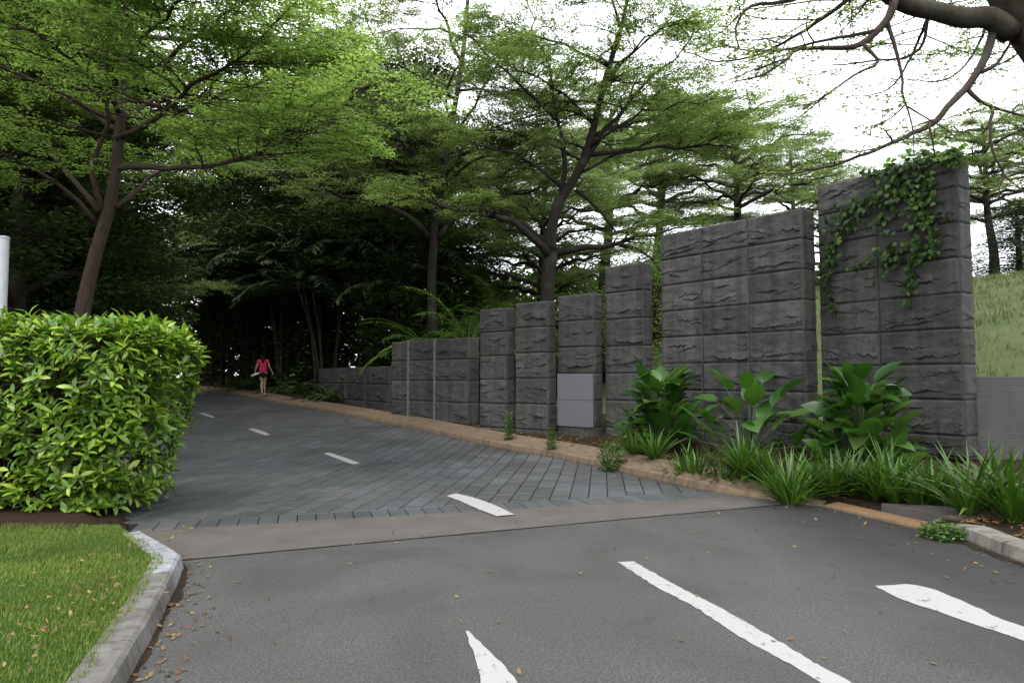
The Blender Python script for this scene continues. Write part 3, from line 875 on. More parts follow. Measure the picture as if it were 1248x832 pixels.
w6 = stone_panel(585, 14.9 * K, 617, 14.35 * K, 377.5, 6.0, .55, [0, 1], .28, 'plain stone pillar beside the low three column wall, leftmost of the tall pillars', .022, .048)
w7 = stone_panel(477.5, 17.7 * K, 571, 15.4 * K, 417, 5.0, .535, [0, .25, .60, 1], .34, 'low stone wall three blocks wide with pale vertical joints left of the pillars', .03, .045, gap=.012)
w8 = stone_panel(389, 23.5 * K, 474, 18.3 * K, 449, 3.2, .53, [0, .22, .46, .72, 1], .30, 'lowest stone wall with four columns at the far end of the row beside the kerb', .05, .05, gap=.014, vgap=.20)
# pale mortar joints of the low wall
o7, a7, b7, u7, n7, z7 = w7; L7 = np.linalg.norm(b7 - a7); m = MB()
for fr in (.25, .60):
    p = np.array([*a7, 0]) + u7 * L7 * fr + n7 * .012; m.box((p[0], p[1], z7 - 1.15), (.03, .016, 1.14), u7[:2])
M['mortar'] = simple_mat('pale_mortar', (.15, .148, .145), (.20, .197, .19), 9, .9, .2, .3, .003)
part('mortar_joints', m.arr(), m.F, M['mortar'], o7)
# plaque: two smooth slabs
o4, a4, b4, u4, n4, z4 = w4; L4 = np.linalg.norm(b4 - a4)
pq = None
m = MB()
for r_ in (3, 4):
    zc = z4 - (r_ + .5) * .565
    c = np.array([*a4, zc]) + u4 * (L4 * .5) + n4 * .012
    m.box(c, (L4 * .5 - .006, .028, .565 / 2 - .004), u4[:2])
part('plaque', m.arr(), m.F, M['plaque'], o4, label='smooth pale blue grey granite plaque in two slabs')

# ribbed low concrete wall to the right
ra, rb_ = w1[2] + np.array([.28, .42]), np.array([16.5, 9.0])
ru = (rb_ - ra) / np.linalg.norm(rb_ - ra); rl = np.linalg.norm(rb_ - ra); rn = np.array([ru[1], -ru[0]])
prof = [(0, 0)]
z = 0.0; k = 0
while z < 1.52:
    prof += [(.0, z), (.0035, z + .006), (.0035, z + .017), (0, z + .023)]; z += .027
prof = prof[1:]
V = []; zt = 1.56
for e_ in (ra, rb_):
    for (d_, zz0) in prof:
        q = e_ + rn * d_; V.append((q[0], q[1], zt - 1.53 + zz0))
    for (d_, z_) in ((0, zt), (-.22, zt), (-.22, -.2)):
        q = e_ + rn * d_; V.append((q[0], q[1], z_))
k = len(prof) + 3
F = [[j, j + 1, k + j + 1, k + j] for j in range(k - 1)] + [list(range(k))[::-1], [k + j for j in range(k)]]
single('concrete_wall', V, F, M['ribbed'], 'low grey concrete wall with fine horizontal ribs below the grassy hill', 'wall')

# ------------------------------------------------------------------ trees
def arc(P): return np.concatenate([[0], np.cumsum(np.linalg.norm(np.diff(P, axis=0), axis=1))])

def tree_geo(limbs, rng, P):
    """limbs: list of dicts pts (k,3), r0, r1, bare. returns wood (V,F) and leaf (V,F)"""
    wood = MB(); cent = []
    fz = P.get('flat', .12)
    def leaves_on(pts, dens, start=.30):
        L = arc(pts)[-1]; n_ = max(1, int(L * dens))
        for s in rng.uniform(start, 1.05, n_):
            i = min(int(s * (len(pts) - 1)), len(pts) - 2); t = s * (len(pts) - 1) - i
            cent.append(pts[i] + (pts[i + 1] - pts[i]) * min(t, 1.3))
    for lb in limbs:
        n_ = max(5, int(arc(np.asarray(lb['pts']))[-1] / P.get('step', .35)))
        pts = crom(lb['pts'], n_)
        jit = P.get('jit', .04) * (0 if lb.get('bare') else lb.get('j', 1))
        if jit: pts[1:-1] += rng.normal(0, jit, (len(pts) - 2, 3)) * np.linspace(.3, 1, len(pts) - 2)[:, None]
        tt = np.linspace(0, 1, n_)
        rad = lb['r0'] + (lb['r1'] - lb['r0']) * tt ** .8
        if lb.get('flare'): rad = rad * (1 + .32 * np.exp(-tt * n_ * .35 / .35))
        wood.tube(pts, rad, 9 if lb['r0'] > .08 else 6)
        if lb.get('bare'): continue
        L = arc(pts)[-1]; n2 = max(2, int(L * P['d2'])); sg = 1
        T = np.gradient(pts, axis=0)
        for t in np.sort(rng.uniform(lb.get('t0', .34), 1.0, n2)):
            sg = -sg
            i = min(int(t * (n_ - 1)), n_ - 2); p0 = pts[i] + (pts[i + 1] - pts[i]) * (t * (n_ - 1) - i)
            hz = T[i].copy(); base_az = math.atan2(hz[1], hz[0]) if np.hypot(hz[0], hz[1]) > .05 * np.linalg.norm(hz) else rng.uniform(0, 2 * PI)
            steep = abs(hz[2]) / (np.linalg.norm(hz) + 1e-9)
            az = base_az + sg * rng.uniform(.35, 1.15) * (1 + .9 * steep)
            l2 = P['l2'] * rng.uniform(.55, 1.2) * (1.15 - .55 * t) * lb.get('k', 1)
            el = rng.uniform(P['e0'], P['e1'])
            q = [p0]; a_ = az
            for s in range(5):
                a_ += rng.normal(0, .16)
                q.append(q[-1] + l2 / 5 * np.array([math.cos(a_), math.sin(a_), el * (1 - s * .22) + rng.normal(0, .06)]))
            q = np.array(q); r2 = max(P.get('rmin', .006), (lb['r0'] + (lb['r1'] - lb['r0']) * t) * .42)
            wood.tube(q, np.linspace(r2, .004, len(q)), 5, False)
            leaves_on(q, P['ld'], .45)
            n3 = max(1, int(l2 * P['d3'])); s3 = 1
            for s in np.sort(rng.uniform(.12, 1, n3)):
                s3 = -s3; i2 = min(int(s * 5), 4); p1 = q[i2] + (q[i2 + 1] - q[i2]) * (s * 5 - i2)
                dq = q[i2 + 1] - q[i2]; a3 = math.atan2(dq[1], dq[0]) + s3 * rng.uniform(.4, 1.2)
                l3 = P['l3'] * rng.uniform(.5, 1.25) * (1.15 - .5 * s); e3 = rng.normal(.02, fz)
                m1 = p1 + l3 * .5 * np.array([math.cos(a3), math.sin(a3), e3]); a3 += rng.normal(0, .3)
                w_ = np.array([p1, m1, m1 + l3 * .5 * np.array([math.cos(a3), math.sin(a3), e3 - P.get('sag', .06)])])
                if P.get('twigs', True): wood.tube(w_, np.array([max(.004, r2 * .4), .004, .002]), 4, False)
                leaves_on(w_, P['ld'])
    cent = np.array(cent)
    k = P['rose']
    Cc = np.repeat(cent, k, axis=0); Cc = Cc + rng.normal(0, P['spread'], Cc.shape) * np.array([1, 1, P.get('sz', .5)])
    LV, LF = quads_leaf(Cc, rng, P['leaf'], P['leaf'] * P.get('asp', .5), P.get('lflat', .35), P.get('droop', .12))
    return wood, LV, LF

def add_tree(name, label, cat, base, limbs, rng, P, bark, leaf, group=None):
    wood, LV, LF = tree_geo(limbs, rng, P)
    o = thing(name, label, cat, base, group)
    part('trunk', wood.arr(), wood.F, M[bark], o, smooth=True)
    part('crown', LV, LF, M[leaf], o)
    return o

def traced(pxs, Ds):
    """polyline of photo points with a distance for each (own depth along the limb)"""
    Ds = np.interp(np.linspace(0, 1, len(pxs)), np.linspace(0, 1, len(Ds)), Ds)
    return np.array([at_y(x, y, D) for (x, y), D in zip(pxs, Ds)])

def fan_limbs(rng, centre, z0, z1, n, lmin, lmax, elev, r0, base_pts=None, az0=0, azr=2 * PI, curve=.5, stem=None):
    """random limbs from a stem (centre x,y) between z0 and z1, rising then flattening"""
    out = []
    for i in range(n):
        az = az0 + azr * (i + rng.uniform(-.35, .35)) / n; f = (i * .618) % 1.0
        z = z0 + (z1 - z0) * f; l = rng.uniform(lmin, lmax) * (1 - .25 * f); e = elev * rng.uniform(.6, 1.3)
        if stem is not None: p = np.array([np.interp(z, stem[:, 2], stem[:, 0]), np.interp(z, stem[:, 2], stem[:, 1]), z])
        else: p = np.array([centre[0], centre[1], z])
        pts = [p]
        for s in range(4):
            az += rng.normal(0, .14)
            p = p + l / 4 * np.array([math.cos(az), math.sin(az), e * (1.5 - s * curve)]); pts.append(p)
        out.append(dict(pts=np.array(pts), r0=r0 * rng.uniform(.7, 1), r1=.012, t0=.34))
    return out

# --- tree by the hedge (bright, layered)
rngT = np.random.RandomState(21)
D1 = 11.4
b1 = at_y(98, 400, D1); b1[2] = .1
tr1 = traced([(99, 395), (108, 345), (119, 300), (131, 262), (139, 222), (144, 180), (149, 120), (154, 60), (158, -25), (165, -120)], [D1, D1])
tr1 = np.vstack([[b1[0] - .08, b1[1], .02], tr1])
L1 = [dict(pts=tr1, r0=.155, r1=.045, bare=True, flare=True)]
def lim(px, Ds, r0, r1=.012, **k): return dict(pts=traced(px, Ds), r0=r0, r1=r1, **k)
L1 += [lim([(129, 264), (117, 238), (112, 195), (124, 162), (129, 110), (119, 60), (104, 20), (92, -40)], [D1, 10.6], .062),
       lim([(140, 168), (172, 156), (205, 132), (250, 95), (300, 62), (345, 20)], [D1, 10.2, 9.2], .06),
       lim([(142, 205), (190, 202), (240, 204), (290, 195), (340, 170), (390, 140), (425, 122), (450, 105)], [D1, 10.2, 9.0], .062),
       lim([(120, 275), (92, 243), (52, 208), (5, 186), (-50, 168)], [D1, 10.8, 9.8], .048),
       lim([(122, 258), (88, 216), (42, 162), (0, 128), (-50, 95)], [D1, 12, 12.5], .055),
       lim([(141, 252), (188, 216), (232, 195), (270, 175)], [D1, 13, 14], .05),
       lim([(147, 140), (120, 100), (70, 60), (10, 35)], [D1, 10, 8.6], .05),
       lim([(150, 110), (200, 80), (240, 40), (290, 5), (340, -40)], [D1, 10, 8.5], .05),
       lim([(152, 90), (170, 50), (215, 10), (250, -40)], [D1, 9.5, 8], .045),
       lim([(152, 80), (130, 30), (80, -20), (30, -50)], [D1, 9.5, 8], .045),
       lim([(146, 150), (190, 120), (260, 120), (330, 110), (400, 85)], [D1, 12.5, 13.5], .05),
       lim([(146, 160), (100, 130), (40, 100), (-30, 60)], [D1, 12.5, 13.5], .05)]
L1 += fan_limbs(rngT, at_y(150, 80, D1)[:2], 5.6, 8.5, 9, 3.0, 4.6, .22, .05, stem=crom(tr1, 40))
P1 = dict(d2=4.2, l2=1.9, e0=.02, e1=.20, d3=7.0, l3=.70, ld=24, rose=3, spread=.055, sz=.25, leaf=.061, asp=.52, lflat=.26, flat=.05, sag=.05, jit=.05)
add_tree('broadleaf_tree', 'bright green layered tree with leaning brown trunk behind the clipped hedge', 'tree', b1, L1, rngT, P1, 'bark', 'lf_bright')

# --- two layered trees behind the wall
rngT = np.random.RandomState(22)
D2 = 21.5
b2 = at_y(527, 412, D2); b2[2] = .75
L2 = [dict(pts=np.vstack([b2 - [0, 0, .2], traced([(527, 405), (526, 345), (529, 292), (531, 265), (540, 220), (546, 175), (556, 120), (565, 60), (570, 0)], [D2, D2])]), r0=.19, r1=.06, bare=True, flare=True),
      lim([(523, 290), (500, 266), (462, 247), (410, 236), (370, 226), (330, 215)], [D2, 20, 18.5], .11),
      lim([(530, 272), (521, 228), (506, 192), (492, 150), (480, 95), (462, 50), (438, 5)], [D2, 20.5, 19], .10),
      lim([(534, 290), (560, 262), (608, 242), (655, 226), (700, 205)], [D2, 21.5, 21], .10),
      lim([(540, 225), (580, 195), (620, 180), (660, 172)], [D2, 20, 18.5], .07),
      lim([(521, 225), (480, 200), (430, 180), (390, 150), (350, 130)], [D2, 20, 18.5], .07),
      lim([(546, 180), (575, 130), (600, 90), (620, 40)], [D2, 21, 20], .07),
      lim([(536, 262), (500, 235), (455, 215), (420, 205)], [D2, 23, 25], .07),
      lim([(540, 230), (570, 215), (610, 205)], [D2, 23.5, 25], .07),
      lim([(492, 150), (450, 120), (410, 70), (380, 20)], [20.3, 19], .06),
      lim([(505, 190), (470, 155), (420, 130), (370, 100)], [20.8, 22.5], .06)]
L2 += fan_limbs(rngT, at_y(553, 130, D2)[:2], 7.5, 12.8, 16, 3.2, 5.4, .25, .07, stem=crom(L2[0]['pts'], 40))
P2 = dict(d2=3.6, l2=2.1, e0=.05, e1=.42, d3=5.6, l3=.8, ld=20, rose=3, spread=.075, sz=.32, leaf=.076, asp=.5, lflat=.32, flat=.08, sag=.06, jit=.07)
add_tree('broadleaf_tree', 'layered tree with straight slim trunk rising behind the low three column wall', 'tree', b2, L2, rngT, P2, 'bark_dark', 'lf_soft')

rngT = np.random.RandomState(23)
D3 = 18.3
b3 = at_y(667, 362, D3); b3[2] = .7
L3 = [dict(pts=np.vstack([[b3[0] - .05, b3[1], .4], traced([(666, 400), (667, 362), (668, 332), (673, 308)], [D3, D3])]), r0=.20, r1=.185, bare=True, flare=True),
      lim([(671, 314), (652, 292), (616, 266), (585, 258), (545, 252), (505, 242), (468, 240)], [D3, 17.2, 16.2], .13, t0=.3),
      lim([(673, 310), (671, 284), (682, 246), (706, 207), (722, 160), (738, 95), (758, 30), (770, -30)], [D3, 18, 17.5], .17, .04, t0=.35, j=0),
      lim([(708, 204), (748, 145), (788, 102), (828, 62), (850, 30)], [18.1, 17], .085),
      lim([(684, 240), (688, 200), (682, 150), (672, 95), (655, 40), (640, -10)], [18.2, 17.5], .08),
      lim([(690, 232), (655, 205), (628, 188), (600, 180), (570, 172)], [18.2, 17], .075),
      lim([(678, 308), (712, 301), (760, 297), (796, 284), (835, 276)], [D3, 17.5, 16.8], .12, t0=.35),
      lim([(755, 298), (785, 305), (806, 322), (820, 345)], [17.5, 17], .06, t0=.4),
      lim([(702, 232), (728, 252), (748, 278), (775, 290)], [18.2, 19.5], .06),
      lim([(712, 190), (765, 182), (815, 180), (860, 176), (905, 182)], [18.1, 17, 16.5], .08),
      lim([(722, 165), (770, 150), (830, 148), (885, 165)], [18, 19.5, 20.5], .07),
      lim([(740, 95), (775, 60), (800, 40), (830, 10)], [17.7, 17], .05),
      lim([(676, 300), (640, 275), (600, 250), (560, 215), (530, 195)], [D3, 20, 21], .08),
      lim([(682, 150), (640, 110), (600, 70), (560, 40)], [17.8, 16.5], .06)]
L3 += fan_limbs(rngT, at_y(725, 120, D3)[:2], 7.0, 11.0, 11, 2.6, 4.2, .28, .06, stem=crom(L3[2]['pts'], 40))
P3 = dict(P2); P3.update(d2=4.0, l2=1.8, ld=19, leaf=.072)
add_tree('broadleaf_tree', 'layered tree with spreading low forked limbs behind the stone pillars', 'tree', b3, L3, rngT, P3, 'bark_dark', 'lf_mid')

# --- big overhanging tree at the top right (trunk stands outside the frame)
rngT = np.random.RandomState(24)
D4 = 6.6
b4_ = np.array([6.4, 6.9, .2])
trk = [b4_ - [0, 0, .2], [6.25, 6.85, 1.6]] + [at_y(1350, 170, D4), at_y(1288, 69, D4), at_y(1247, 8, D4), at_y(1215, -70, D4 - .1), at_y(1195, -180, D4 - .2)]
L4 = [dict(pts=np.array(trk), r0=.36, r1=.22, bare=True, flare=True),
      lim([(1232, 40), (1205, 22), (1172, 22), (1140, 14), (1110, 8), (1086, -4), (1050, -30)], [D4, 6.4, 6.0], .115, .065, bare=True),
      lim([(1210, 40), (1200, 72), (1180, 104), (1158, 127), (1138, 150), (1110, 164), (1060, 186), (1005, 204), (950, 214)], [D4, 6.4, 6.0], .046, .006, t0=.35, k=.5),
      lim([(1177, 106), (1192, 123), (1210, 131), (1206, 150), (1209, 182), (1223, 213), (1217, 232), (1220, 252)], [6.5, 6.3], .024, .005, t0=.6, k=.4),
      lim([(1210, 131), (1230, 137), (1260, 145)], [6.45, 6.3], .018, .006, t0=.3, k=.5),
      lim([(1223, 213), (1240, 228), (1262, 246)], [6.3, 6.2], .012, .005, t0=.4, k=.4),
      lim([(1090, 0), (1080, 26), (1052, 52), (1035, 58), (1000, 58), (972, 60), (958, 72), (930, 92), (895, 99)], [6.1, 6.0, 5.8], .042, .006, t0=.3, k=.7),
      lim([(1066, 38), (1030, 45), (1000, 50), (960, 60), (920, 62), (870, 55)], [6.05, 6.3], .02, .005, t0=.4, k=.6),
      lim([(1052, 54), (1064, 66), (1070, 78), (1040, 92), (1005, 118), (968, 147)], [5.95, 5.8], .018, .004, t0=.6, k=.4),
      lim([(1081, 26), (1088, 48), (1096, 78), (1100, 95), (1099, 112), (1105, 128), (1112, 148), (1114, 190)], [6.1, 6.0], .023, .004, t0=.6, k=.4),
      lim([(1104, 127), (1084, 145), (1060, 158), (1036, 172)], [6.05, 5.9], .009, .003, t0=.3, k=.4),
      lim([(1106, 130), (1132, 146), (1158, 162), (1176, 182)], [6.05, 6.1], .010, .003, t0=.4, k=.4),
      lim([(1132, 150), (1136, 172), (1140, 192)], [6.25, 6.2], .014, .005, t0=.6, k=.3),
      lim([(1196, 88), (1215, 78), (1228, 58), (1245, 40)], [6.5, 6.7], .022, .01, t0=.4, k=.6),
      lim([(1050, -30), (1000, -14), (955, 3), (918, 6), (902, 20), (896, 36), (901, 58)], [6.0, 5.8], .04, .006, t0=.2, k=.8),
      lim([(1190, -90), (1120, -70), (1050, -60), (960, -50), (880, -45)], [6.5, 7.5, 8], .08, .02, t0=.2, k=1.5),
      lim([(1190, -120), (1170, -60), (1140, -30), (1120, 60), (1060, 75), (1010, 80)], [6.5, 8.2, 8.6], .045, .008, t0=.35, k=1.3),
      lim([(1200, -60), (1230, -40), (1260, 20), (1235, 70), (1180, 90)], [6.5, 8, 8.5], .04, .008, t0=.4, k=1.0),
      lim([(1195, -160), (1100, -60), (1020, 10), (940, 60), (880, 75), (830, 62)], [6.5, 8.2, 9.0], .05, .006, t0=.4, k=1.4),
      lim([(1195, -150), (1150, -30), (1110, 70), (1080, 110), (1030, 118)], [6.5, 9.0, 9.6], .045, .006, t0=.5, k=1.2),
      lim([(1200, -150), (1220, -40), (1190, 60), (1150, 98), (1100, 96)], [6.5, 9.0, 9.6], .045, .006, t0=.5, k=1.2)]
P4 = dict(d2=3.0, l2=1.15, e0=-.1, e1=.2, d3=5.5, l3=.45, ld=25, rose=2, spread=.045, sz=.3, leaf=.05, asp=.5, lflat=.4, flat=.1, sag=.08, jit=.005, rmin=.003, step=.09)
add_tree('overhanging_tree', 'large brown barked tree leaning in at the top right with sparse drooping branches', 'tree', b4_, L4, rngT, P4, 'bark_grey', 'lf_mid')

# --- generic trees
def auto_limbs(rng, h, th, spread, n, r, elev, lean=.0, top=.8):
    tk = np.array([[0, 0, -.3], [lean * .3, 0, th * .5], [lean, .1, th], [lean * 1.2, .1, (th + h) / 2], [lean * 1.3, 0, h * top]])
    tk[1:, :2] += rng.normal(0, .12, (4, 2))
    out = [dict(pts=tk, r0=r, r1=r * .2, bare=True, flare=True)]
    out += fan_limbs(rng, (lean, 0), th * .9, h * top * .98, n, spread * .65, spread, elev, r * .42, stem=crom(tk, 24))
    return out

OFF = np.array([0, 0, 0.0])
def proto(name, label, seed, h, th, spread, n, r, elev, P, bark, leaf, loc, lean=.2, group=None, top=.8):
    rng = np.random.RandomState(seed)
    o = add_tree(name, label, 'tree', OFF, auto_limbs(rng, h, th, spread, n, r, elev, lean, top), rng, P, bark, leaf, group)
    o.location = tuple(float(x) for x in loc); return o

def gz(x, y): return float(ground_z(np.array([x]), np.array([y]))[0][0])
PD = dict(d2=2.6, l2=2.3, e0=-.1, e1=.45, d3=3.6, l3=1.0, ld=8, rose=4, spread=.16, sz=.8, leaf=.17, asp=.5, lflat=.6, flat=.2, twigs=False, jit=.1)
PU = dict(d2=2.6, l2=2.4, e0=.0, e1=.3, d3=3.6, l3=1.0, ld=13, rose=4, spread=.13, sz=.35, leaf=.105, asp=.5, lflat=.35, flat=.1, twigs=False, jit=.12)
GW = 'dark dense trees of the wood behind the ramp'
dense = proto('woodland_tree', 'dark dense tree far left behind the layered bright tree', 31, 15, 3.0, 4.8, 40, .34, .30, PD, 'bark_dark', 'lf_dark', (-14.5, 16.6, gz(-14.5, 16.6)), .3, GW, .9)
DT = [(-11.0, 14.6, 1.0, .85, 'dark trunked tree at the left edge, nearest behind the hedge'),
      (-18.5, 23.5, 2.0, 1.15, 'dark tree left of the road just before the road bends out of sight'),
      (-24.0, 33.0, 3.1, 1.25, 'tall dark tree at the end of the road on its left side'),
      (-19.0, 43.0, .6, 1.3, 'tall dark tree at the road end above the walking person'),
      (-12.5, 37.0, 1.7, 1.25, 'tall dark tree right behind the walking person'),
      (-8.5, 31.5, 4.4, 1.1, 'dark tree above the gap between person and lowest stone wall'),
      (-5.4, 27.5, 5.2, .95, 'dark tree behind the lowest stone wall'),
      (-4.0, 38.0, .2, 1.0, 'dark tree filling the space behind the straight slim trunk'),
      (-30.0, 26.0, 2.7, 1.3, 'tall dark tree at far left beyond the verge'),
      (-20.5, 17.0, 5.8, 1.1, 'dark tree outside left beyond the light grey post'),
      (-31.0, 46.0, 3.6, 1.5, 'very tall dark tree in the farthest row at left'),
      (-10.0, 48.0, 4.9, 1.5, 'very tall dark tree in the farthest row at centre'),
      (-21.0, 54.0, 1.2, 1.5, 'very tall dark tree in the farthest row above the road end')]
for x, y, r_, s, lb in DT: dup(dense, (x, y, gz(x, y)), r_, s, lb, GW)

GU = 'light green spreading trees beyond the walls'
umb = proto('umbrella_tree', 'light green spreading tree seen above the pillar with plaque', 32, 11.5, 4.8, 6.2, 26, .36, .22, PU, 'bark_dark', 'lf_soft', (4.5, 33.0, gz(4.5, 33)), .2, GU, .93)
UT = [(-14.6, 23.0, 2.2, .72, 'mid green layered tree in the gap right of the leaning brown trunk'),
      (-19.0, 27.0, 4.4, .85, 'mid green layered tree behind the trunks at the left'),
      (10.5, 31.0, 1.3, .84, 'light green flat crowned tree rising above the wide stone wall'),
      (17.0, 40.0, 2.4, .78, 'pale flat crowned tree between wide wall and ivy wall'),
      (31.5, 40.0, 3.9, .95, 'pale green tree above the hill at the right edge'),
      (1.0, 27.5, 5.3, .8, 'light green tree low behind the forked tree'),
      (9.5, 44.0, .4, 1.15, 'pale spreading tree farthest behind the wide stone wall'),
      (-3.5, 31.0, 2.0, 1.05, 'light green crown high behind the straight slim trunk'),
      (26.0, 36.5, 2.9, .85, 'pale green tree just right of the ivy wall top'),
      (23.0, 50.0, 5.0, .85, 'pale distant tree peeping over the ivy covered wall')]
for x, y, r_, s, lb in UT: dup(umb, (x, y, gz(x, y)), r_, s, lb, GU)

# conifer on the hill
def conifer(rng):
    wood = MB(); wood.tube([(0, 0, -.3), (.05, 0, 3), (0, .05, 7.2)], [.2, .12, .03], 8); cent = []
    for i in range(95):
        f = (i + rng.uniform(0, 1)) / 95; z = 1.0 + 6.1 * f; l = 2.5 * (1 - f) ** .75 + .25; az = i * 2.4 + rng.normal(0, .3)
        p = np.array([[0, 0, z], [math.cos(az) * l * .6, math.sin(az) * l * .6, z + .12 * l], [math.cos(az) * l, math.sin(az) * l, z - .04 * l]])
        wood.tube(p, [.03, .018, .006], 4, False)
        for s in rng.uniform(.25, 1.05, int(26 * l)):
            q = p[0] * (1 - s) + p[2] * s + np.array([0, 0, .12 * l * 4 * s * (1 - s) * .6]); cent.append(q + rng.normal(0, 1, 3) * np.array([.16 * l, .16 * l, .10]))
    cent = np.repeat(np.array(cent), 4, axis=0); cent += rng.normal(0, .07, cent.shape)
    V, F = quads_leaf(cent, rng, .17, .05, .6, .1)
    return wood, V, F
rngT = np.random.RandomState(41)
wd, V, F = conifer(rngT)
cf = thing('conifer_tree', 'dark conifer standing on the hill crest at the right edge', 'tree', (0, 0, 0), 'conifers on the hill crest')
part('trunk', wd.arr(), wd.F, M['bark_dark'], cf, True); part('crown', V, F, M['lf_conifer'], cf)
cf.location = (23.6, 31.5, gz(23.6, 31.5) - .6); cf.scale = (1.0, 1.0, .64)
dup(cf, (28.0, 36.0, gz(28, 36) - .5), 1.2, .75, 'second dark conifer on the hill crest, cut by the right frame edge')

# --- palms and bamboo of the dark grove
def frond_geo(rng, base, az, L, el, nl, ll, lw, droop, mbw, leafs, vee=.45):
    pts = []; d = np.array([math.cos(az), math.sin(az)]); p = np.array(base, dtype=float); e = el
    for s in range(9):
        pts.append(p.copy()); e -= droop * (.25 + s * .12)
        p = p + L / 8 * np.array([d[0] * math.cos(e), d[1] * math.cos(e), math.sin(e)])
    pts = np.array(pts); mbw.tube(pts, np.linspace(.022, .004, 9), 4, False)
    side = np.array([-d[1], d[0], 0])
    for s in np.linspace(.16, 1.0, nl):
        i = min(int(s * 8), 7); c = pts[i] + (pts[i + 1] - pts[i]) * (s * 8 - i); t = pts[i + 1] - pts[i]; t /= np.linalg.norm(t)
        l = ll * (1 - .55 * abs(s - .45) * 1.4)
        for sg in (-1, 1):
            dv = side * sg + t * .75 + np.array([0, 0, rng.normal(-.05, .15) + vee * .2]); leafs.append((c, dv, l * rng.uniform(.85, 1.1), lw))

def palm_geo(rng, stems, h, nf, L, droop, nl=22, ll=.5, lw=.05, r=.07, e0=1.25, e1=.2):
    wood = MB(); fr = MB(); leafs = []
    for k in range(stems):
        a = rng.uniform(0, 2 * PI); lean = rng.uniform(.0, .22) * h if stems > 1 else .1; hh = h * rng.uniform(.7, 1.1)
        o_ = np.array([math.cos(a), math.sin(a), 0]) * (rng.uniform(.1, .5) if stems > 1 else 0)
        tp = o_ + np.array([math.cos(a) * lean, math.sin(a) * lean, hh])
        st = crom([o_ - [0, 0, .3], o_ * .8 + np.array([tp[0] * .3, tp[1] * .3, hh * .5]), tp], 8); wood.tube(st, np.linspace(r, r * .7, 8), 7)
        for f in range(nf):
            frond_geo(rng, tp, 2 * PI * (f + rng.uniform(-.3, .3)) / nf * 1.0 + k, L * rng.uniform(.75, 1.1), rng.uniform(e1, e0), nl, ll, lw, droop, fr, leafs)
    c = np.array([l[0] for l in leafs]); dv = np.array([l[1] for l in leafs]); ln = np.array([l[2] for l in leafs]); lw_ = np.array([l[3] for l in leafs])
    n_ = len(c); up = np.stack([rng.normal(0, .25, n_), rng.normal(0, .25, n_), np.ones(n_)], 1)
    V, F = blade_leaf(c, dv, up, ln, lw_, np.full(n_, .28), .15, [(0, .35), (.35, 1), (1, .08)], None, None, 0)
    return wood, fr, V, F

def add_palm(name, label, cat, loc, geo, leaf, group=None, bark='bark_dark'):
    wood, fr, V, F = geo; o = thing(name, label, cat, (0, 0, 0), group)
    part('trunk', wood.arr(), wood.F, M[bark], o, True); part('frond_ribs', fr.arr(), fr.F, M['stem'], o, True); part('fronds', V, F, M[leaf], o)
    o.location = tuple(float(x) for x in loc); return o

GP = 'dark clumping palms beside the road bend'
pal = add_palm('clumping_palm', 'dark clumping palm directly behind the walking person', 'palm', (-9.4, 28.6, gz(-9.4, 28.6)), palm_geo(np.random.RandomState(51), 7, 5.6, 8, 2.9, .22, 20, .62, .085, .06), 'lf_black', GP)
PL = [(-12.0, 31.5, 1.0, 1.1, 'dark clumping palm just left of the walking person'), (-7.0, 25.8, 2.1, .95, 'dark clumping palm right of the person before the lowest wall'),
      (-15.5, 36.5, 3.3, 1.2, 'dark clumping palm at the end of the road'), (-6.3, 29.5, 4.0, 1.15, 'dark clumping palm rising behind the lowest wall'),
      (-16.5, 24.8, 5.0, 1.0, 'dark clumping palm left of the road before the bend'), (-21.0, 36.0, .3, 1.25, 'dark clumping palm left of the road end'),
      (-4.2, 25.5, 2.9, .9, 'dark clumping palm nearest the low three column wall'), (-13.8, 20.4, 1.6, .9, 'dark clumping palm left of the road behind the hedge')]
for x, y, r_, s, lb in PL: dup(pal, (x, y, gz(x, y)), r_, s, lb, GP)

fern = add_palm('tree_fern', 'bright green feathery fern palm right of the straight slim trunk', 'fern', (-1.35, 20.0, gz(-1.35, 20.0)), palm_geo(np.random.RandomState(52), 1, 2.2, 17, 2.5, .20, 34, .34, .04, .09, 1.2, .15), 'lf_fern', 'bright feathery ferns behind the low wall')
fern.scale = (1.12, 1.12, 1.12)
dup(fern, (-2.9, 22.6, gz(-2.9, 22.6)), 1.9, 1.0, 'bright green fern palm half hidden left of the straight slim trunk')
dup(fern, (-.4, 23.4, gz(-.4, 23.4)), .6, 1.3, 'tallest bright green fern palm between the two layered trees')
dup(fern, (.2, 21.4, gz(.2, 21.4)), 4.2, 1.0, 'bright green fern palm behind the leftmost tall pillar')

# low dark shrubs by the kerb
def fern_clump(rng, nf, L, nl, ll, lw):
    fr = MB(); leafs = []
    for f in range(nf): frond_geo(rng, (rng.normal(0, .12), rng.normal(0, .12), .02), 2 * PI * f / nf + rng.normal(0, .3), L * rng.uniform(.6, 1.1), rng.uniform(.5, 1.3), nl, ll, lw, .24, fr, leafs)
    c = np.array([l[0] for l in leafs]); dv = np.array([l[1] for l in leafs]); n_ = len(c)
    V, F = blade_leaf(c, dv, np.stack([rng.normal(0, .2, n_), rng.normal(0, .2, n_), np.ones(n_)], 1), np.array([l[2] for l in leafs]), np.array([l[3] for l in leafs]), np.full(n_, .2), .1, [(0, .4), (.4, 1), (1, .1)], None, None, 0)
    return fr, V, F
fr, V, F = fern_clump(np.random.RandomState(61), 16, 1.15, 14, .26, .05)
GF = 'low dark ferns along the far kerb'
fc = thing('fern_clump', 'low dark fern at the kerb touching the lowest wall end', 'fern', (0, 0, 0), GF)
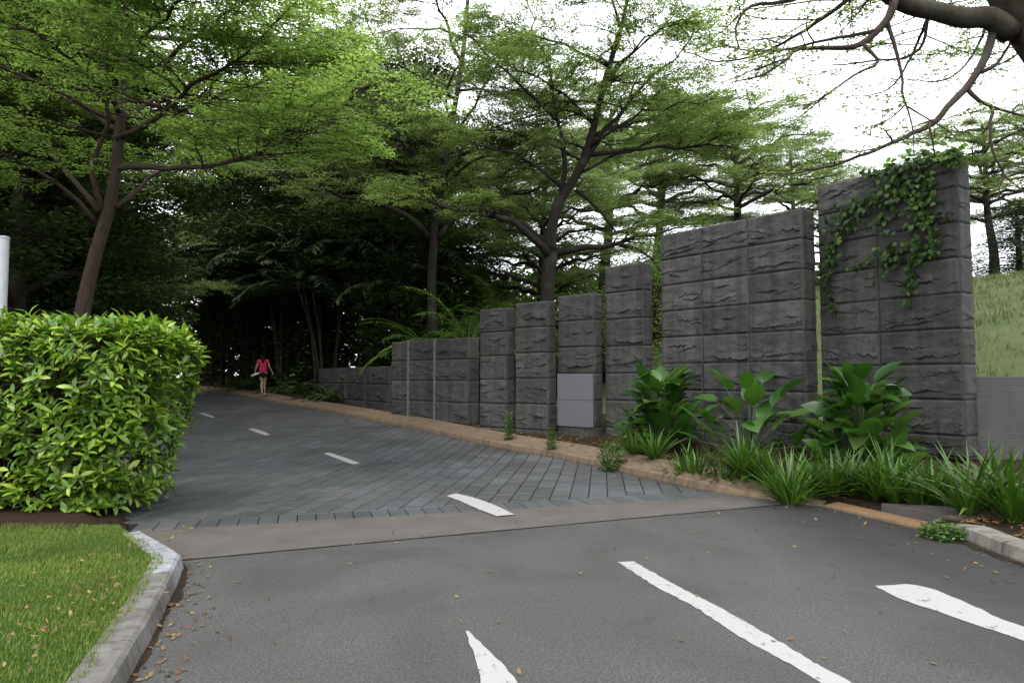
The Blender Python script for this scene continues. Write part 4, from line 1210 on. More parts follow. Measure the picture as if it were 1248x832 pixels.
part('stalks', fr.arr(), fr.F, M['stem'], fc, True); part('fronds', V, F, M['lf_dark'], fc)
FC = []
for i, px in enumerate((371, 360, 348, 339, 322, 306, 296, 286, 275, 264, 254)):
    q = on_road(px, float(np.interp(px, [k_[0] for k_ in KF_PX], [k_[1] for k_ in KF_PX])))[:2] + np.array([.55, .7]) * (1.15 + .35 * (i % 2) + (.5 if i in (3, 4) else 0))
    FC.append(q)
FL = ['low dark fern at the kerb touching the lowest wall end', 'second dark fern from the lowest wall along the kerb', 'third dark fern from the lowest wall along the kerb', 'dark fern on the kerb side just right of the walking person',
      'dark fern behind the legs of the walking person', 'dark fern just left of the walking person', 'second dark fern left of the walking person', 'third dark fern left of the walking person', 'dark fern near the last visible kerb stretch',
      'dark fern where the kerb vanishes behind the hedge', 'dark fern hidden past the kerb bend']
for i, q in enumerate(FC):
    if i == 0: fc.location = (float(q[0]), float(q[1]), gz(*q))
    else: dup(fc, (q[0], q[1], gz(*q)), i * 1.3, .75 + .12 * (i % 3), FL[i], GF)

# bushes of the understorey
def bush_geo(rng, w, h, ncl, per, leaf):
    st = MB(); cs = []
    for i in range(ncl):
        a = rng.uniform(0, 6.283); f = rng.uniform() ** .5; z = h * rng.uniform(.06, 1.0); rr_ = w * f * math.sqrt(max(.05, 1 - (z / h) ** 2.2))
        c = np.array([math.cos(a) * rr_, math.sin(a) * rr_, z]); st.tube([(c[0] * .1, c[1] * .1, -.1), tuple(c * [.45, .45, .65]), tuple(c)], [.03, .018, .006], 4, False)
        cs.append(c + rng.normal(0, 1, (per, 3)) * np.array([.30, .30, .20]))
    V, F = quads_leaf(np.concatenate(cs), rng, leaf, leaf * .5, .55, .15); return st, V, F
st, V, F = bush_geo(np.random.RandomState(65), 2.1, 3.6, 110, 44, .2)
GBU = 'dark bushes of the understorey behind the ramp'
bu = thing('bush', 'dark bush behind the lowest stone wall near its right end', 'bush', (0, 0, 0), GBU)
part('stems', st.arr(), st.F, M['bark_dark'], bu); part('leaves', V, F, M['lf_dark'], bu)
bu.location = (-4.2, 25.4, gz(-4.2, 25.4))
BU = [(-7.6, 28.6, 1.0, .9, 'dark bush behind the far end of the lowest stone wall'), (-8.6, 30.4, 2.2, 1.2, 'dark bush to the right of the walking person'), (-11.6, 33.2, 3.1, 1.2, 'dark bush right behind the walking person'),
      (-14.5, 38.0, 4.2, 1.3, 'dark bush left of the person at the kerb bend'), (-19.5, 44.0, 5.1, 1.5, 'dark bush closing the road end'), (-25.0, 43.0, .4, 1.6, 'dark bush left of the road end'),
      (-17.5, 30.0, 1.9, 1.1, 'dark bush left of the road far behind the hedge'), (-13.6, 22.6, 2.7, .9, 'dark bush on the left verge behind the hedge'), (-11.2, 17.6, 3.9, .85, 'dark bush behind the brown leaning trunk'),
      (-16.2, 18.6, .9, 1.1, 'dark bush behind the trunks at the left edge'), (-19.0, 24.5, 4.6, 1.3, 'dark bush at far left beyond the trunks'), (-2.4, 27.5, 5.5, 1.2, 'dark bush behind the low three column wall'),
      (-6.0, 34.0, .1, 1.4, 'large dark bush deep in the grove'), (-24.0, 33.0, 2.4, 1.5, 'large dark bush far left of the bend')]
for x, y, r_, s, lb in BU: dup(bu, (x, y, gz(x, y)), r_, s, lb, GBU)
st, V, F = bush_geo(np.random.RandomState(66), 1.9, 2.6, 90, 44, .15)
GBG = 'green bushes behind the stone pillars'
bg_ = thing('bush', 'light green bush showing above the plain pillars', 'bush', (0, 0, 0), GBG)
part('stems', st.arr(), st.F, M['bark_dark'], bg_); part('leaves', V, F, M['lf_mid'], bg_)
bg_.location = (.6, 24.5, gz(.6, 24.5))
for x, y, r_, s, lb in [(-1.5, 23.6, 4.4, .95, 'light green bush between the straight slim trunk and the leftmost pillar'), (-.5, 26.5, 2.0, 1.25, 'taller light green bush between the two layered trees'), (3.0, 24.0, 1.1, 1.15, 'light green bush seen over the pillar with the plaque'), (5.2, 26.0, 2.5, 1.2, 'light green bush in the slit left of the wide wall'), (-.6, 30.0, 3.8, 1.5, 'large green bush far behind the forked tree trunk'), (3.2, 36.0, .7, 1.9, 'largest green bush on the slope behind the pillars'), (8.0, 33.0, 5.0, 1.3, 'green bush on the slope hidden mostly by the wide wall')]:
    dup(bg_, (x, y, gz(x, y)), r_, s, lb, GBG)
# the far wood, one mass of leaves
rw = np.random.RandomState(67); n_ = 34000
wx = rw.uniform(-110, 32, n_); wy = rw.uniform(62, 76, n_) - np.abs(wx + 20) * .12
tp = 11 + 3.5 * np.array([noise.noise(Vector((x * .11, 3, 0))) + .5 * noise.noise(Vector((x * .4, 5, 0))) for x in wx])
wz = .6 + rw.uniform(0, 1, n_) ** .8 * tp
V, F = quads_leaf(np.stack([wx, wy, wz], 1), rw, 1.0, .62, .8, .1)
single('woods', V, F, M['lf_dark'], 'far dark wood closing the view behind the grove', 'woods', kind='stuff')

# ------------------------------------------------------------------ hedge
def hedge_surface(rng, n_):
    """points on a rounded slab with outward normals; local frame: x to the right end at 0, y front at 0"""
    X0, X1, Y0, Y1, Z0, Z1 = -9.6, -3.78, 7.02, 8.75, .14, 2.13
    out = []; nor = []
    e = .50
    while len(out) < n_:
        f = rng.uniform()
        if f < .44: p = np.array([rng.uniform(X0, X1), Y0, rng.uniform(Z0, Z1)])
        elif f < .80: p = np.array([rng.uniform(X0, X1), rng.uniform(Y0, Y1), Z1])
        elif f < .95: p = np.array([X1, rng.uniform(Y0, Y1), rng.uniform(Z0, Z1)])
        else: p = np.array([rng.uniform(X0, X1), Y1, rng.uniform(Z0, Z1)])
        q = np.array([min(p[0], X1 - e), min(max(p[1], Y0 + e), Y1 - e), min(max(p[2], Z0 + .1), Z1 - e)])
        d_ = p - q; l = np.linalg.norm(d_)
        if l < 1e-6: continue
        d_ /= l; p = q + d_ * e
        # the hedge tapers in towards its foot at the right-hand end, and its top is uneven
        k = (Z1 - p[2]) / (Z1 - Z0)
        tp = sstep(X0, X1, p[0])
        p[0] -= (.12 + .50 * k ** 1.2) * sstep(X1 - 2.0, X1, p[0]) - .12
        p[1] += .16 * k ** 2
        p[2] += .10 * noise.noise(Vector((p[0] * 1.4, p[1] * 1.4, 0))) * (1 - k) + .05 * (1 - k)
        p += d_ * .12 * noise.noise(Vector(p * 1.7))
        out.append(p); nor.append(d_)
    return np.array(out), np.array(nor)

hr = np.random.RandomState(71)
hp, hn = hedge_surface(hr, 2750)
depth = np.where((hr.uniform(0, 1, len(hp)) < .42) | (hn[:, 2] > .6), hr.uniform(-.07, .06, len(hp)), hr.uniform(.06, .42, len(hp)))
hc = hp - hn * depth[:, None]
axis = hn * .70 + np.array([0, 0, .85]) + hr.normal(0, .28, hn.shape); axis /= np.linalg.norm(axis, axis=1)[:, None]
lvs = []; stems = MB()
for c, a, dp in zip(hc, axis, depth):
    k = hr.randint(6, 10); t1_ = np.cross(a, [.3, .2, .9]); t1_ /= np.linalg.norm(t1_); t2_ = np.cross(a, t1_); ph = hr.uniform(0, 6.28)
    stems.tube([c - a * .16, c], [.004, .003], 3, False)
    for i in range(k):
        an = ph + i * 2.4; ti = (.35 + .5 * (i / k)) if i else .2
        dv = a * (1.0 - ti) + (t1_ * math.cos(an) + t2_ * math.sin(an)) * (.35 + ti)
        lvs.append((c - a * .012 * i, dv, a, hr.uniform(.085, .165) * (.7 if i > k - 2 else 1)))
bs = np.array([l[0] for l in lvs]); dv = np.array([l[1] for l in lvs]); up = np.array([l[2] for l in lvs]); ln = np.array([l[3] for l in lvs])
V, F = blade_leaf(bs, dv, up, ln, ln * hr.uniform(.30, .40, len(ln)), hr.uniform(.08, .42, len(ln)), .30, [(0, .12), (.25, .70), (.55, 1.0), (.82, .62), (1, .04)], None, None, 0)
hg = thing('hedge', 'clipped bright green hedge with whorled glossy leaves behind the left lawn', 'hedge', (-6.2, 7.9, .12))
part('foliage', V, F, M['lf_hedge'], hg, True)
# woody inside: a tangle of branches round a dense twig body
core = MB()
hx = np.linspace(-9.6, -3.95, 34)
ring = 16
CV = []
for i, x in enumerate(hx):
    end = sstep(-3.95, -4.8, x) ** .6 if x > -4.8 else 1
    for j in range(ring):
        an = 2 * PI * j / ring; cy, sy = math.cos(an), math.sin(an)
        yy = 7.98 + math.copysign(abs(cy) ** .55, cy) * .44 * max(.05, end)
        z_ = 1.10 + math.copysign(abs(sy) ** .55, sy) * .66 * max(.05, end)
        w = .07 * noise.noise(Vector((x * 3, yy * 3, z_ * 3)))
        CV.append((x - .75 * max(0, (1.6 - z_)) * sstep(-5.2, -3.6, x) * .8, yy + w, z_ + w))
core.add(CV, [[i * ring + j, i * ring + (j + 1) % ring, (i + 1) * ring + (j + 1) % ring, (i + 1) * ring + j] for i in range(len(hx) - 1) for j in range(ring)] + [list(range(ring))[::-1], [(len(hx) - 1) * ring + j for j in range(ring)]])
for i in range(300):
    x = hr.uniform(-9.3, -4.9); y = hr.uniform(7.5, 8.5); a = hr.uniform(0, 6.28)
    core.tube([(x, y, .1), (x + math.cos(a) * .12, y + math.sin(a) * .12, .6), (x + math.cos(a) * .4, y + math.sin(a) * .35, 1.2)], [.016, .012, .006], 5, False)
part('branches', np.concatenate([core.arr(), stems.arr()]), core.F + [[i + core.n for i in f] for f in stems.F], M['twig'], hg)

# ------------------------------------------------------------------ planting bed
def strap_geo(rng, n_, L, W):
    az = rng.uniform(0, 2 * PI, n_); el = rng.uniform(.75, 1.52, n_)
    d = np.stack([np.cos(az) * np.cos(el), np.sin(az) * np.cos(el), np.sin(el)], 1)
    base = np.stack([np.cos(az) * rng.uniform(0, .07, n_), np.sin(az) * rng.uniform(0, .07, n_), np.zeros(n_)], 1)
    up = np.stack([-np.cos(az) * np.sin(el), -np.sin(az) * np.sin(el), np.cos(el)], 1) + rng.normal(0, .25, (n_, 3))
    ln = L * rng.uniform(.55, 1.15, n_)
    return blade_leaf(base, d, up, ln, W * rng.uniform(.7, 1.2, n_), rng.uniform(.12, .65, n_) * (1.45 - el * .6), .25, [(0, .8), (.2, 1), (.4, 1), (.6, .85), (.8, .55), (1, .04)], None, None, 0)

sv = []
for s in range(3):
    V, F = strap_geo(np.random.RandomState(80 + s), 64, .86, .042); sv.append(make_mesh('strap_plant', V, F, M['lf_strap'], True))
GS = 'strap leaved plants in the bed below the walls'
TU = [(772, 556, .2, .7, 'small strap leaved plant at the left tip of the bed next to the plaque pillar'),
      (797, 561, .2, .78, 'strap leaved plant second from the left tip of the bed'),
      (836, 567, .24, .85, 'strap leaved plant below the left large leaved plant'),
      (880, 571, .28, .85, 'strap leaved plant in front of the wide wall near its left third'),
      (908, 570, .32, .8, 'strap leaved plant right below the sparse middle large leaved plant'),
      (932, 577, .25, .85, 'strap leaved plant in front of the wide wall near its right third'),
      (962, 588, .25, .9, 'strap leaved plant at the right corner of the wide wall'),
      (985, 584, .2, .8, 'strap leaved plant below the gap between wide wall and ivy wall'),
      (1036, 594, .16, .9, 'tall strap leaved plant just behind the left end of the drain grate'),
      (1068, 590, .25, .85, 'strap leaved plant under the right large leaved plant'),
      (1092, 596, .24, .8, 'strap leaved plant behind the middle of the drain grate'),
      (1120, 598, .25, .75, 'strap leaved plant between the grate and the ivy wall corner'),
      (1180, 622, .15, 1.0, 'large strap leaved plant left of the pair on the grey kerb'),
      (1236, 630, .15, 1.0, 'large strap leaved plant at the right frame edge on the grey kerb'),
      (1268, 622, .2, 1.0, 'strap leaved plant cut by the right frame edge behind the grey kerb'),
      (850, 556, .4, .85, 'strap leaved plant at the wall foot between the left and middle large leaved plants'),
      (1015, 576, .35, .85, 'strap leaved plant at the foot of the ivy wall near its left edge'),
      (905, 562, .4, .95, 'strap leaved plant at the foot of the wide wall just left of its centre'),
      (960, 570, .4, .95, 'strap leaved plant at the foot of the wide wall close to its right corner'),
      (1085, 580, .35, .95, 'strap leaved plant at the foot of the ivy wall near its middle'),
      (1140, 592, .3, .85, 'strap leaved plant at the foot of the ivy wall near its right corner'),
      (1054, 598, .14, .55, 'small strap leaved plant behind the left part of the drain grate'),
      (1210, 612, .2, .95, 'strap leaved plant behind the pair on the grey kerb')]
for i, (x, y, z, s, lb) in enumerate(TU):
    p = on_z(x, y, z); o = link('strap_plant', sv[i % 3]); g_ = gz(p[0], p[1])
    o.location = (p[0], p[1], g_ + .005); o.rotation_euler = (0, 0, i * 1.7); o.scale = (s,) * 3
    tag(o, lb, 'plant', GS)
# fine grassy tuft at the grey kerb corner and other low filler plants
def small_leaf_shrub(rng, n_, r, h, leaf):
    c = rng.normal(0, 1, (n_, 3)); c /= np.linalg.norm(c, axis=1)[:, None]; c *= rng.uniform(.5, 1, (n_, 1))
    c = c * np.array([r, r, h / 2]) + np.array([0, 0, h / 2]); st = MB()
    for i in range(14):
        k = c[i * (n_ // 14)]; st.tube([(0, 0, -.02), (k[0] * .5, k[1] * .5, k[2] * .6), tuple(k)], [.008, .006, .003], 4, False)
    V, F = quads_leaf(c, rng, leaf, leaf * .6, .6, .1); return st, V, F
for nm, lb, px, py, z, r, h, lf, n_ in [('creeper_plant', 'small leafy creeper growing in the slit between the two plain pillars', 620, 533, .3, .10, .85, .05, 500),
                                    ('creeper_plant', 'small leafy creeper growing left of the plaque pillar foot', 672, 543, .25, .10, .72, .05, 450),
                                    ('low_shrub', 'fine leaved low shrub at the foot of the plaque pillar, left end of the bed', 745, 556, .25, .26, .62, .05, 1100),
                                    ('low_shrub', 'fine leaved low shrub beside the left large leaved plant stem', 774, 550, .25, .3, .6, .055, 1100),
                                    ('low_shrub', 'low fuzzy ground plant on the corner of the grey kerb beside the grate', 1148, 640, .12, .22, .26, .05, 700)]:
    p = on_z(px, py, z); st, V, F = small_leaf_shrub(np.random.RandomState(int(px)), n_, r, h, lf)
    o = thing(nm, lb, 'plant', (0, 0, 0)); part('stems', st.arr(), st.F, M['stem'], o); part('leaves', V, F, M['lf_strap'], o)
    o.location = (p[0], p[1], gz(p[0], p[1]))

def broad_plant(rng, n_, h, spread, leaf, lo=.14):
    st = MB(); B_ = []; D_ = []; U_ = []; L_ = []
    for i in range(n_):
        az = i * 2.4 + rng.normal(0, .3); f = (i + .5) / n_; rr_ = spread * (1 - .55 * f) * rng.uniform(.5, 1.1); zz0 = h * (lo + (1 - lo) * f) * rng.uniform(.85, 1.05)
        tip = np.array([math.cos(az) * rr_, math.sin(az) * rr_, zz0]); b_ = np.array([math.cos(az) * .05, math.sin(az) * .05, 0])
        st.tube(crom([b_, b_ * .5 + tip * np.array([.35, .35, .6]), tip], 6), np.linspace(.012, .006, 6), 5, False)
        out = np.array([math.cos(az), math.sin(az), rng.uniform(-.1, 2.2)]); B_.append(tip); D_.append(out); U_.append(np.array([-math.cos(az) * .6, -math.sin(az) * .6, 1]) + rng.normal(0, .3, 3)); L_.append(leaf * rng.uniform(.7, 1.2))
    L_ = np.array(L_)
    V, F = blade_leaf(np.array(B_), np.array(D_), np.array(U_), L_, L_ * .52, rng.uniform(.1, .4, n_), .22, [(0, .15), (.1, .62), (.28, .98), (.5, 1.0), (.75, .72), (.92, .3), (1, .03)], None, None, 0)
    return st, V, F
GB = 'large leaved plants in front of the stone walls'
for lb, px, py, z, n_, h, sp, lf, sd in [('bushy large leaved plant before the left edge of the wide wall', 806, 545, .3, 110, 1.36, .52, .46, 91),
                                     ('sparse large leaved plant with few spread leaves before the wide wall', 915, 556, .3, 30, 1.2, .9, .52, 92),
                                     ('bushy tall large leaved plant before the foot of the ivy wall', 1050, 568, .3, 130, 1.38, .56, .46, 93)]:
    p = on_z(px, py, z); st, V, F = broad_plant(np.random.RandomState(sd), n_, h, sp, lf)
    o = thing('broad_leaf_plant', lb, 'plant', (0, 0, 0), GB); part('stems', st.arr(), st.F, M['stem'], o, True); part('leaves', V, F, M['lf_broad'], o, True)
    o.location = (p[0], p[1], gz(p[0], p[1]))

# ------------------------------------------------------------------ ivy on the tallest wall
o1, a1, bb1, u1, n1, z1t = w1
def on_panel(px, py, lift):
    d = np.array(ray(px, py)); c0 = np.array([0, 0, CAMZ]); p0 = np.array([*a1, 0]) + n1 * lift
    t = (p0 - c0).dot(n1) / d.dot(n1); return c0 + d * t
ir = np.random.RandomState(101)
strands = [([(1118, 196), (1095, 212), (1062, 240), (1036, 258), (1022, 282), (1010, 304), (1007, 328)], 17, 1.0),
           ([(1128, 196), (1120, 225), (1116, 255), (1126, 285), (1112, 300), (1088, 310), (1066, 330)], 17, 1.2),
           ([(1110, 215), (1085, 245), (1050, 248), (1020, 262)], 15, 1.0), ([(1118, 300), (1106, 350), (1112, 374)], 8, .8),
           ([(1130, 205), (1130, 235), (1128, 262)], 14, 1.0), ([(1100, 225), (1070, 255), (1080, 285)], 15, .6),
           ([(1035, 265), (1008, 330), (1015, 372), (1026, 392)], 4, .35), ([(1050, 213), (1085, 205), (1130, 195), (1168, 184)], 5, 1.3),
           ([(1166, 190), (1150, 194), (1175, 200)], 5, 1.3), ([(1135, 280), (1150, 262), (1152, 268)], 3, .3), ([(1128, 262), (1140, 292), (1128, 315)], 10, .9), ([(1090, 300), (1050, 320), (1040, 330)], 8, .4)]
st = MB(); cs = []
for px, wd_, dn in strands:
    P = crom(px, 18); Q = np.array([on_panel(x, y, .07) for x, y in P]); Q[:, 2] = np.minimum(Q[:, 2], z1t + .03)
    st.tube(Q, np.linspace(.012, .005, 18), 5, False)
    L = np.sum(np.linalg.norm(np.diff(P, axis=0), axis=1))
    for i in range(int(L * dn * .85)):
        s = ir.uniform(0, 1) * 17; k = min(int(s), 16); c = P[k] + (P[k + 1] - P[k]) * (s - k) + ir.normal(0, wd_ * .5, 2)
        if c[0] > 1172 or c[0] < 1003: continue
        q = on_panel(c[0], c[1], ir.uniform(.07, .17)); 
        if q[2] > z1t + .12: q[2] = z1t + ir.uniform(0, .1)
        cs.append(q)
cs = np.array(cs); n_ = len(cs)
dv = np.stack([ir.normal(0, .55, n_), ir.normal(0, .3, n_), -np.abs(ir.normal(.8, .3, n_))], 1) + n1 * .35
V, F = blade_leaf(cs, dv, np.tile(n1, (n_, 1)) + ir.normal(0, .4, (n_, 3)) + np.array([0, 0, .35]), ir.uniform(.065, .12, n_), ir.uniform(.052, .092, n_), ir.uniform(0, .35, n_), .15, [(0, .5), (.18, 1), (.5, .85), (.8, .4), (1, .04)], None, None, 0)
iv = thing('ivy_vine', 'ivy hanging over the face and top of the tallest stone wall', 'ivy', (cs[:, 0].mean(), cs[:, 1].mean(), z1t - 2.2))
part('stems', st.arr(), st.F, M['twig'], iv, True); part('leaves', V, F, M['lf_ivy'], iv, True)
# young shoots on the wall top corner
m = MB(); cs = []
for i in range(9):
    f = ir.uniform(.55, 1.02); p = np.array([*(a1 + (bb1 - a1) * f), z1t + .01]) - n1 * .11; q = p + np.array([ir.normal(0, .05), ir.normal(0, .05), ir.uniform(.08, .2)])
    m.tube([p, (p + q) / 2 + [.01, 0, 0], q], [.006, .005, .003], 4, False)
    for k in range(4): cs.append(q + ir.normal(0, .05, 3))
m.tube([np.array([*(a1 + (bb1 - a1) * f), z1t + .012]) - n1 * .11 for f in (.5, .65, .8, .92, 1.0)], [.008] * 5, 4, False)
for i in range(60): cs.append(np.array([*bb1, z1t]) + np.array([ir.uniform(.0, .22), ir.uniform(0, .3), ir.uniform(-.25, .16)]))
V, F = quads_leaf(np.array(cs), ir, .11, .09, .8, .1)
sh = thing('climber_shoots', 'fresh green shoots sprouting from the top right corner of the ivy wall', 'climber', (*bb1, z1t))
part('stems', m.arr(), m.F, M['stem'], sh); part('leaves', V, F, M['lf_fern'], sh)

# ------------------------------------------------------------------ pale post at the left edge
pp = at_y(1.5, 380, 9.6)
po = thing('metal_post', 'pale grey metal post with rounded top standing behind the hedge at the left edge', 'post', (pp[0], pp[1], .15))
zt = at_y(1.5, 288, 9.6)[2]
m = MB(); m.tube([(pp[0], pp[1], .1), (pp[0], pp[1], zt - .03)], [.066, .066], 20); m.tube([(pp[0], pp[1], .14), (pp[0], pp[1], .17)], [.13, .13], 20)
part('shaft', m.arr(), m.F, M['metal'], po, False)
m = MB(); m.tube([(pp[0], pp[1], zt - .03), (pp[0], pp[1], zt - .015), (pp[0], pp[1], zt)], [.074, .074, .05], 20)
part('cap', m.arr(), m.F, M['metal'], po)

# ------------------------------------------------------------------ person walking away
def skin_body(name, chains, mat, parent, sub=2, root=0):
    """chains: list of (points, radii) joined where points coincide"""
    verts = []; rad = []; edges = []; key = {}
    for pts, rs in chains:
        prev = None
        for p, r in zip(pts, rs):
            k = tuple(round(float(c), 4) for c in p)
            if k not in key: key[k] = len(verts); verts.append(k); rad.append(r)
            i = key[k]
            if prev is not None and prev != i: edges.append((prev, i))
            prev = i
    me = bpy.data.meshes.new(name); me.from_pydata(verts, edges, [])
    ob = bpy.data.objects.new(name, me); COL.objects.link(ob)
    sm = ob.modifiers.new('skin', 'SKIN'); sm.use_smooth_shade = True
    lay = me.skin_vertices[0].data if me.skin_vertices else None
    if lay is None:
        bpy.context.view_layer.objects.active = ob
        me.attributes  # touch
    for i, r in enumerate(rad):
        rr_ = r if hasattr(r, '__len__') else (r, r); me.skin_vertices[0].data[i].radius = rr_
    me.skin_vertices[0].data[root].use_root = True
    ss = ob.modifiers.new('sub', 'SUBSURF'); ss.levels = sub; ss.render_levels = sub
    bpy.context.view_layer.update()
    dg = bpy.context.evaluated_depsgraph_get()
    nm = bpy.data.meshes.new_from_object(ob.evaluated_get(dg)); nm.name = name
    bpy.data.objects.remove(ob)
    nm.materials.clear(); nm.materials.append(mat)
    nm.polygons.foreach_set('use_smooth', np.ones(len(nm.polygons), dtype=bool))
    o = link(name, nm); o.parent = parent
    return o

def build_person():
    f0 = on_road(326, 489); tgt = at_y(320, 480, f0[1] + .28)
    px_, py_ = tgt[0], tgt[1]; pz = tgt[2]
    per = thing('person', 'person in pink short sleeved top and black shorts walking away on the tan kerb', 'person', (px_, py_, pz))
    hip = (0, 0, .84)
    def hand(w, d, sgn):
        ch = []; w = np.array(w); d = np.array(d) / np.linalg.norm(d); s = np.array([0, 1.0, 0]) - d * d[1]; s /= np.linalg.norm(s); palm = w + d * .055
        ch.append(([tuple(w), tuple(palm)], [(.020, .026), (.014, .034)]))
        for k, (o_, l) in enumerate(((-.026, .062), (-.009, .07), (.009, .066), (.026, .052))):
            a = palm + s * o_ * .8; b_ = a + d * (l * .6) + s * o_ * .3; c_ = b_ + d * (l * .35) + np.array([-sgn * .02, 0, 0])
            ch.append(([tuple(palm), tuple(a + d * .02), tuple(b_), tuple(c_)], [(.014, .034), .009, .008, .007]))
        th = w + d * .02 + s * .032; ch.append(([tuple(palm), tuple(th), tuple(th + d * .04 + s * .012)], [(.014, .034), .011, .008]))
        return ch
    # facing +y and a little to the left; left hand = -x
    chest = (0, .01, 1.14); neck = (0, 0, 1.30); shl, shr = (-.165, 0, 1.26), (.165, 0, 1.26)
    ell, elr = (-.235, -.02, 1.02), (.24, -.03, 1.03); wl, wr = (-.30, .03, .80), (.345, .02, .81)
    hl, hr_ = (-.085, 0, .80), (.085, 0, .80)
    knl, anl, tol = (-.015, -.01, .44), (.005, -.22, .15), (-.005, -.16, .03)      # left leg trailing, heel up
    knr, anr, tor = (.065, .06, .43), (.075, .03, .07), (.085, .17, .03)         # right leg on the ground
    body = [([hip, (0, .01, .97), chest, (0, 0, 1.25), neck, (0, .015, 1.36)], [(.125, .095), (.105, .08), (.125, .09), (.10, .07), .048, .045]),
            ([(0, 0, 1.25), shl, ell, wl], [(.10, .07), .052, .036, .024]), ([(0, 0, 1.25), shr, elr, wr], [(.10, .07), .052, .036, .024]),
            ([hip, hl, (-.07, -.01, .62), knl, (-.035, -.12, .31), anl, tol], [(.125, .095), .085, .075, .052, .050, .030, .028]),
            ([hip, hr_, (.07, .03, .62), knr, (.05, .03, .26), anr, tor], [(.125, .095), .085, .075, .052, .050, .030, .028]),
            ([(0, .015, 1.36), (0, .02, 1.43), (0, .022, 1.50)], [.045, (.07, .082), (.062, .078)]),
            ([(0, .02, 1.43), (0, .115, 1.43)], [(.07, .082), .012]), ([(0, .02, 1.43), (-.085, .02, 1.43)], [(.07, .082), .012]), ([(0, .02, 1.43), (.085, .02, 1.43)], [(.07, .082), .012])]
    body += hand(wl, (-.1, .02, -1), -1) + hand(wr, (.35, .02, -1), 1)
    skin_body('body', body, M['skin'], per)
    skin_body('shirt', [([(0, 0, .78), (0, .01, .97), chest, (0, 0, 1.24), (0, 0, 1.285)], [(.185, .15), (.155, .125), (.16, .12), (.125, .095), (.075, .07)]),
                        ([(0, 0, 1.24), shl, (-.205, -.012, 1.14)], [(.12, .088), .07, .062]), ([(0, 0, 1.24), shr, (.21, -.016, 1.14)], [(.12, .088), .07, .062])], M['pink'], per)
    skin_body('shorts', [([(0, 0, .90), hip, (0, 0, .80)], [(.15, .12), (.175, .14), (.15, .13)]), ([hip, hl, (-.07, -.005, .60)], [(.175, .14), .125, .115]), ([hip, hr_, (.07, .015, .60)], [(.175, .14), .125, .115])], M['black'], per)
    skin_body('hair', [([(0, .0, 1.505), (0, -.005, 1.45), (0, -.02, 1.38), (0, -.085, 1.28), (0, -.105, 1.18)], [(.095, .10), (.112, .115), (.10, .085), (.075, .045), (.035, .025)])], M['hair'], per)
    for nm, a, t in (('shoe', anl, tol), ('shoe', anr, tor)):
        a = np.array(a); t = np.array(t); heel = a + (np.array([0, -.03, -.045]) if nm and t[1] > 0 else np.array([0, -.035, -.02]))
        skin_body(nm, [([tuple(heel), tuple((heel + t) / 2), tuple(t + (t - heel) * .12)], [(.036, .04), (.038, .036), (.034, .026)])], M['shoe'], per, 1)
    per.rotation_euler = (0, 0, .25)
    # white bottle held in the left hand
    wp = np.array([px_, py_, pz]); c_, s_ = math.cos(.25), math.sin(.25)
    hloc = np.array([-.31, .03, .735]); hw = wp + np.array([hloc[0] * c_ - hloc[1] * s_, hloc[0] * s_ + hloc[1] * c_, hloc[2]])
    d = np.array([-.86, -.05, -.36]); d /= np.linalg.norm(d)
    bo = thing('bottle', 'white bottle held in the left hand of the walking person', 'bottle', hw)
    m = MB(); m.tube([hw - d * .17, hw - d * .16, hw + d * .07, hw + d * .09, hw + d * .11], [.024, .034, .036, .03, .016], 12); part('bottle_body', m.arr(), m.F, M['bottle'], bo, True)
    m = MB(); m.tube([hw + d * .11, hw + d * .145], [.02, .02], 12); part('lid', m.arr(), m.F, M['bottle'], bo)
build_person()

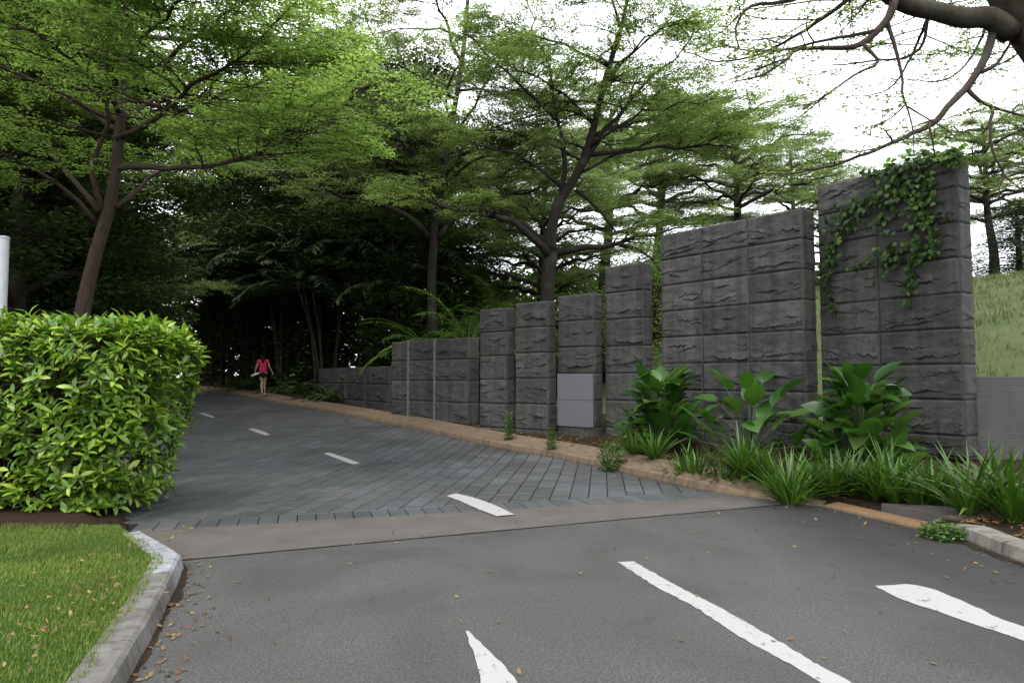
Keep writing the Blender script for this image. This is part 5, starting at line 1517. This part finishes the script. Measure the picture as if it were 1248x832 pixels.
# ------------------------------------------------------------------ light, sky, camera
SUN_EL, SUN_ROT = math.radians(62), math.radians(200)
W = bpy.data.worlds.new('World'); C.world = W; W.use_nodes = True
nt = W.node_tree; bg = nt.nodes['Background']
sky = nt.nodes.new('ShaderNodeTexSky'); sky.sky_type = 'NISHITA'; sky.sun_disc = False
sky.sun_elevation = SUN_EL; sky.sun_rotation = SUN_ROT; sky.air_density = 1.0; sky.dust_density = 3.0; sky.ozone_density = 1.0
# overcast: the blue sky is covered by a bright cloud deck
tc = nt.nodes.new('ShaderNodeTexCoord')
nz = nt.nodes.new('ShaderNodeTexNoise'); nz.inputs['Scale'].default_value = 2.2; nz.inputs['Detail'].default_value = 6
nt.links.new(tc.outputs['Generated'], nz.inputs['Vector'])
cl = ramp(nt, nz.outputs['Fac'], [(.3, (7.4, 7.7, 8.1)), (.7, (9.6, 9.7, 9.8))])
mx = mixc(nt, sky.outputs[0], cl, .88)
nt.links.new(mx, bg.inputs['Color']); bg.inputs['Strength'].default_value = .12

sl = bpy.data.lights.new('sun', 'SUN'); sl.energy = .9; sl.angle = math.radians(25); sl.color = (1, .96, .9)
so = bpy.data.objects.new('sun', sl); COL.objects.link(so)
sdv = Vector((math.sin(SUN_ROT) * math.cos(SUN_EL), math.cos(SUN_ROT) * math.cos(SUN_EL), math.sin(SUN_EL)))
so.rotation_euler = sdv.to_track_quat('Z', 'Y').to_euler(); so.location = (0, 0, 30)

cam = bpy.data.cameras.new('camera'); co = bpy.data.objects.new('camera', cam); COL.objects.link(co)
cam.sensor_width = 36; cam.lens = 36 * FPX / 1248; cam.clip_end = 3000; cam.clip_start = .05
co.location = (0, 0, CAMZ); co.rotation_euler = (PI / 2 + PITCH, 0, 0)
C.camera = co
vs = C.view_settings; vs.view_transform = 'Standard'; vs.look = 'None'; vs.gamma = 1; vs.use_curve_mapping = False
vs.exposure = 1.6
C.cycles.max_bounces = 6; C.cycles.diffuse_bounces = 4; C.cycles.glossy_bounces = 2; C.cycles.transmission_bounces = 4; C.cycles.transparent_max_bounces = 4
C.cycles.use_denoising = True
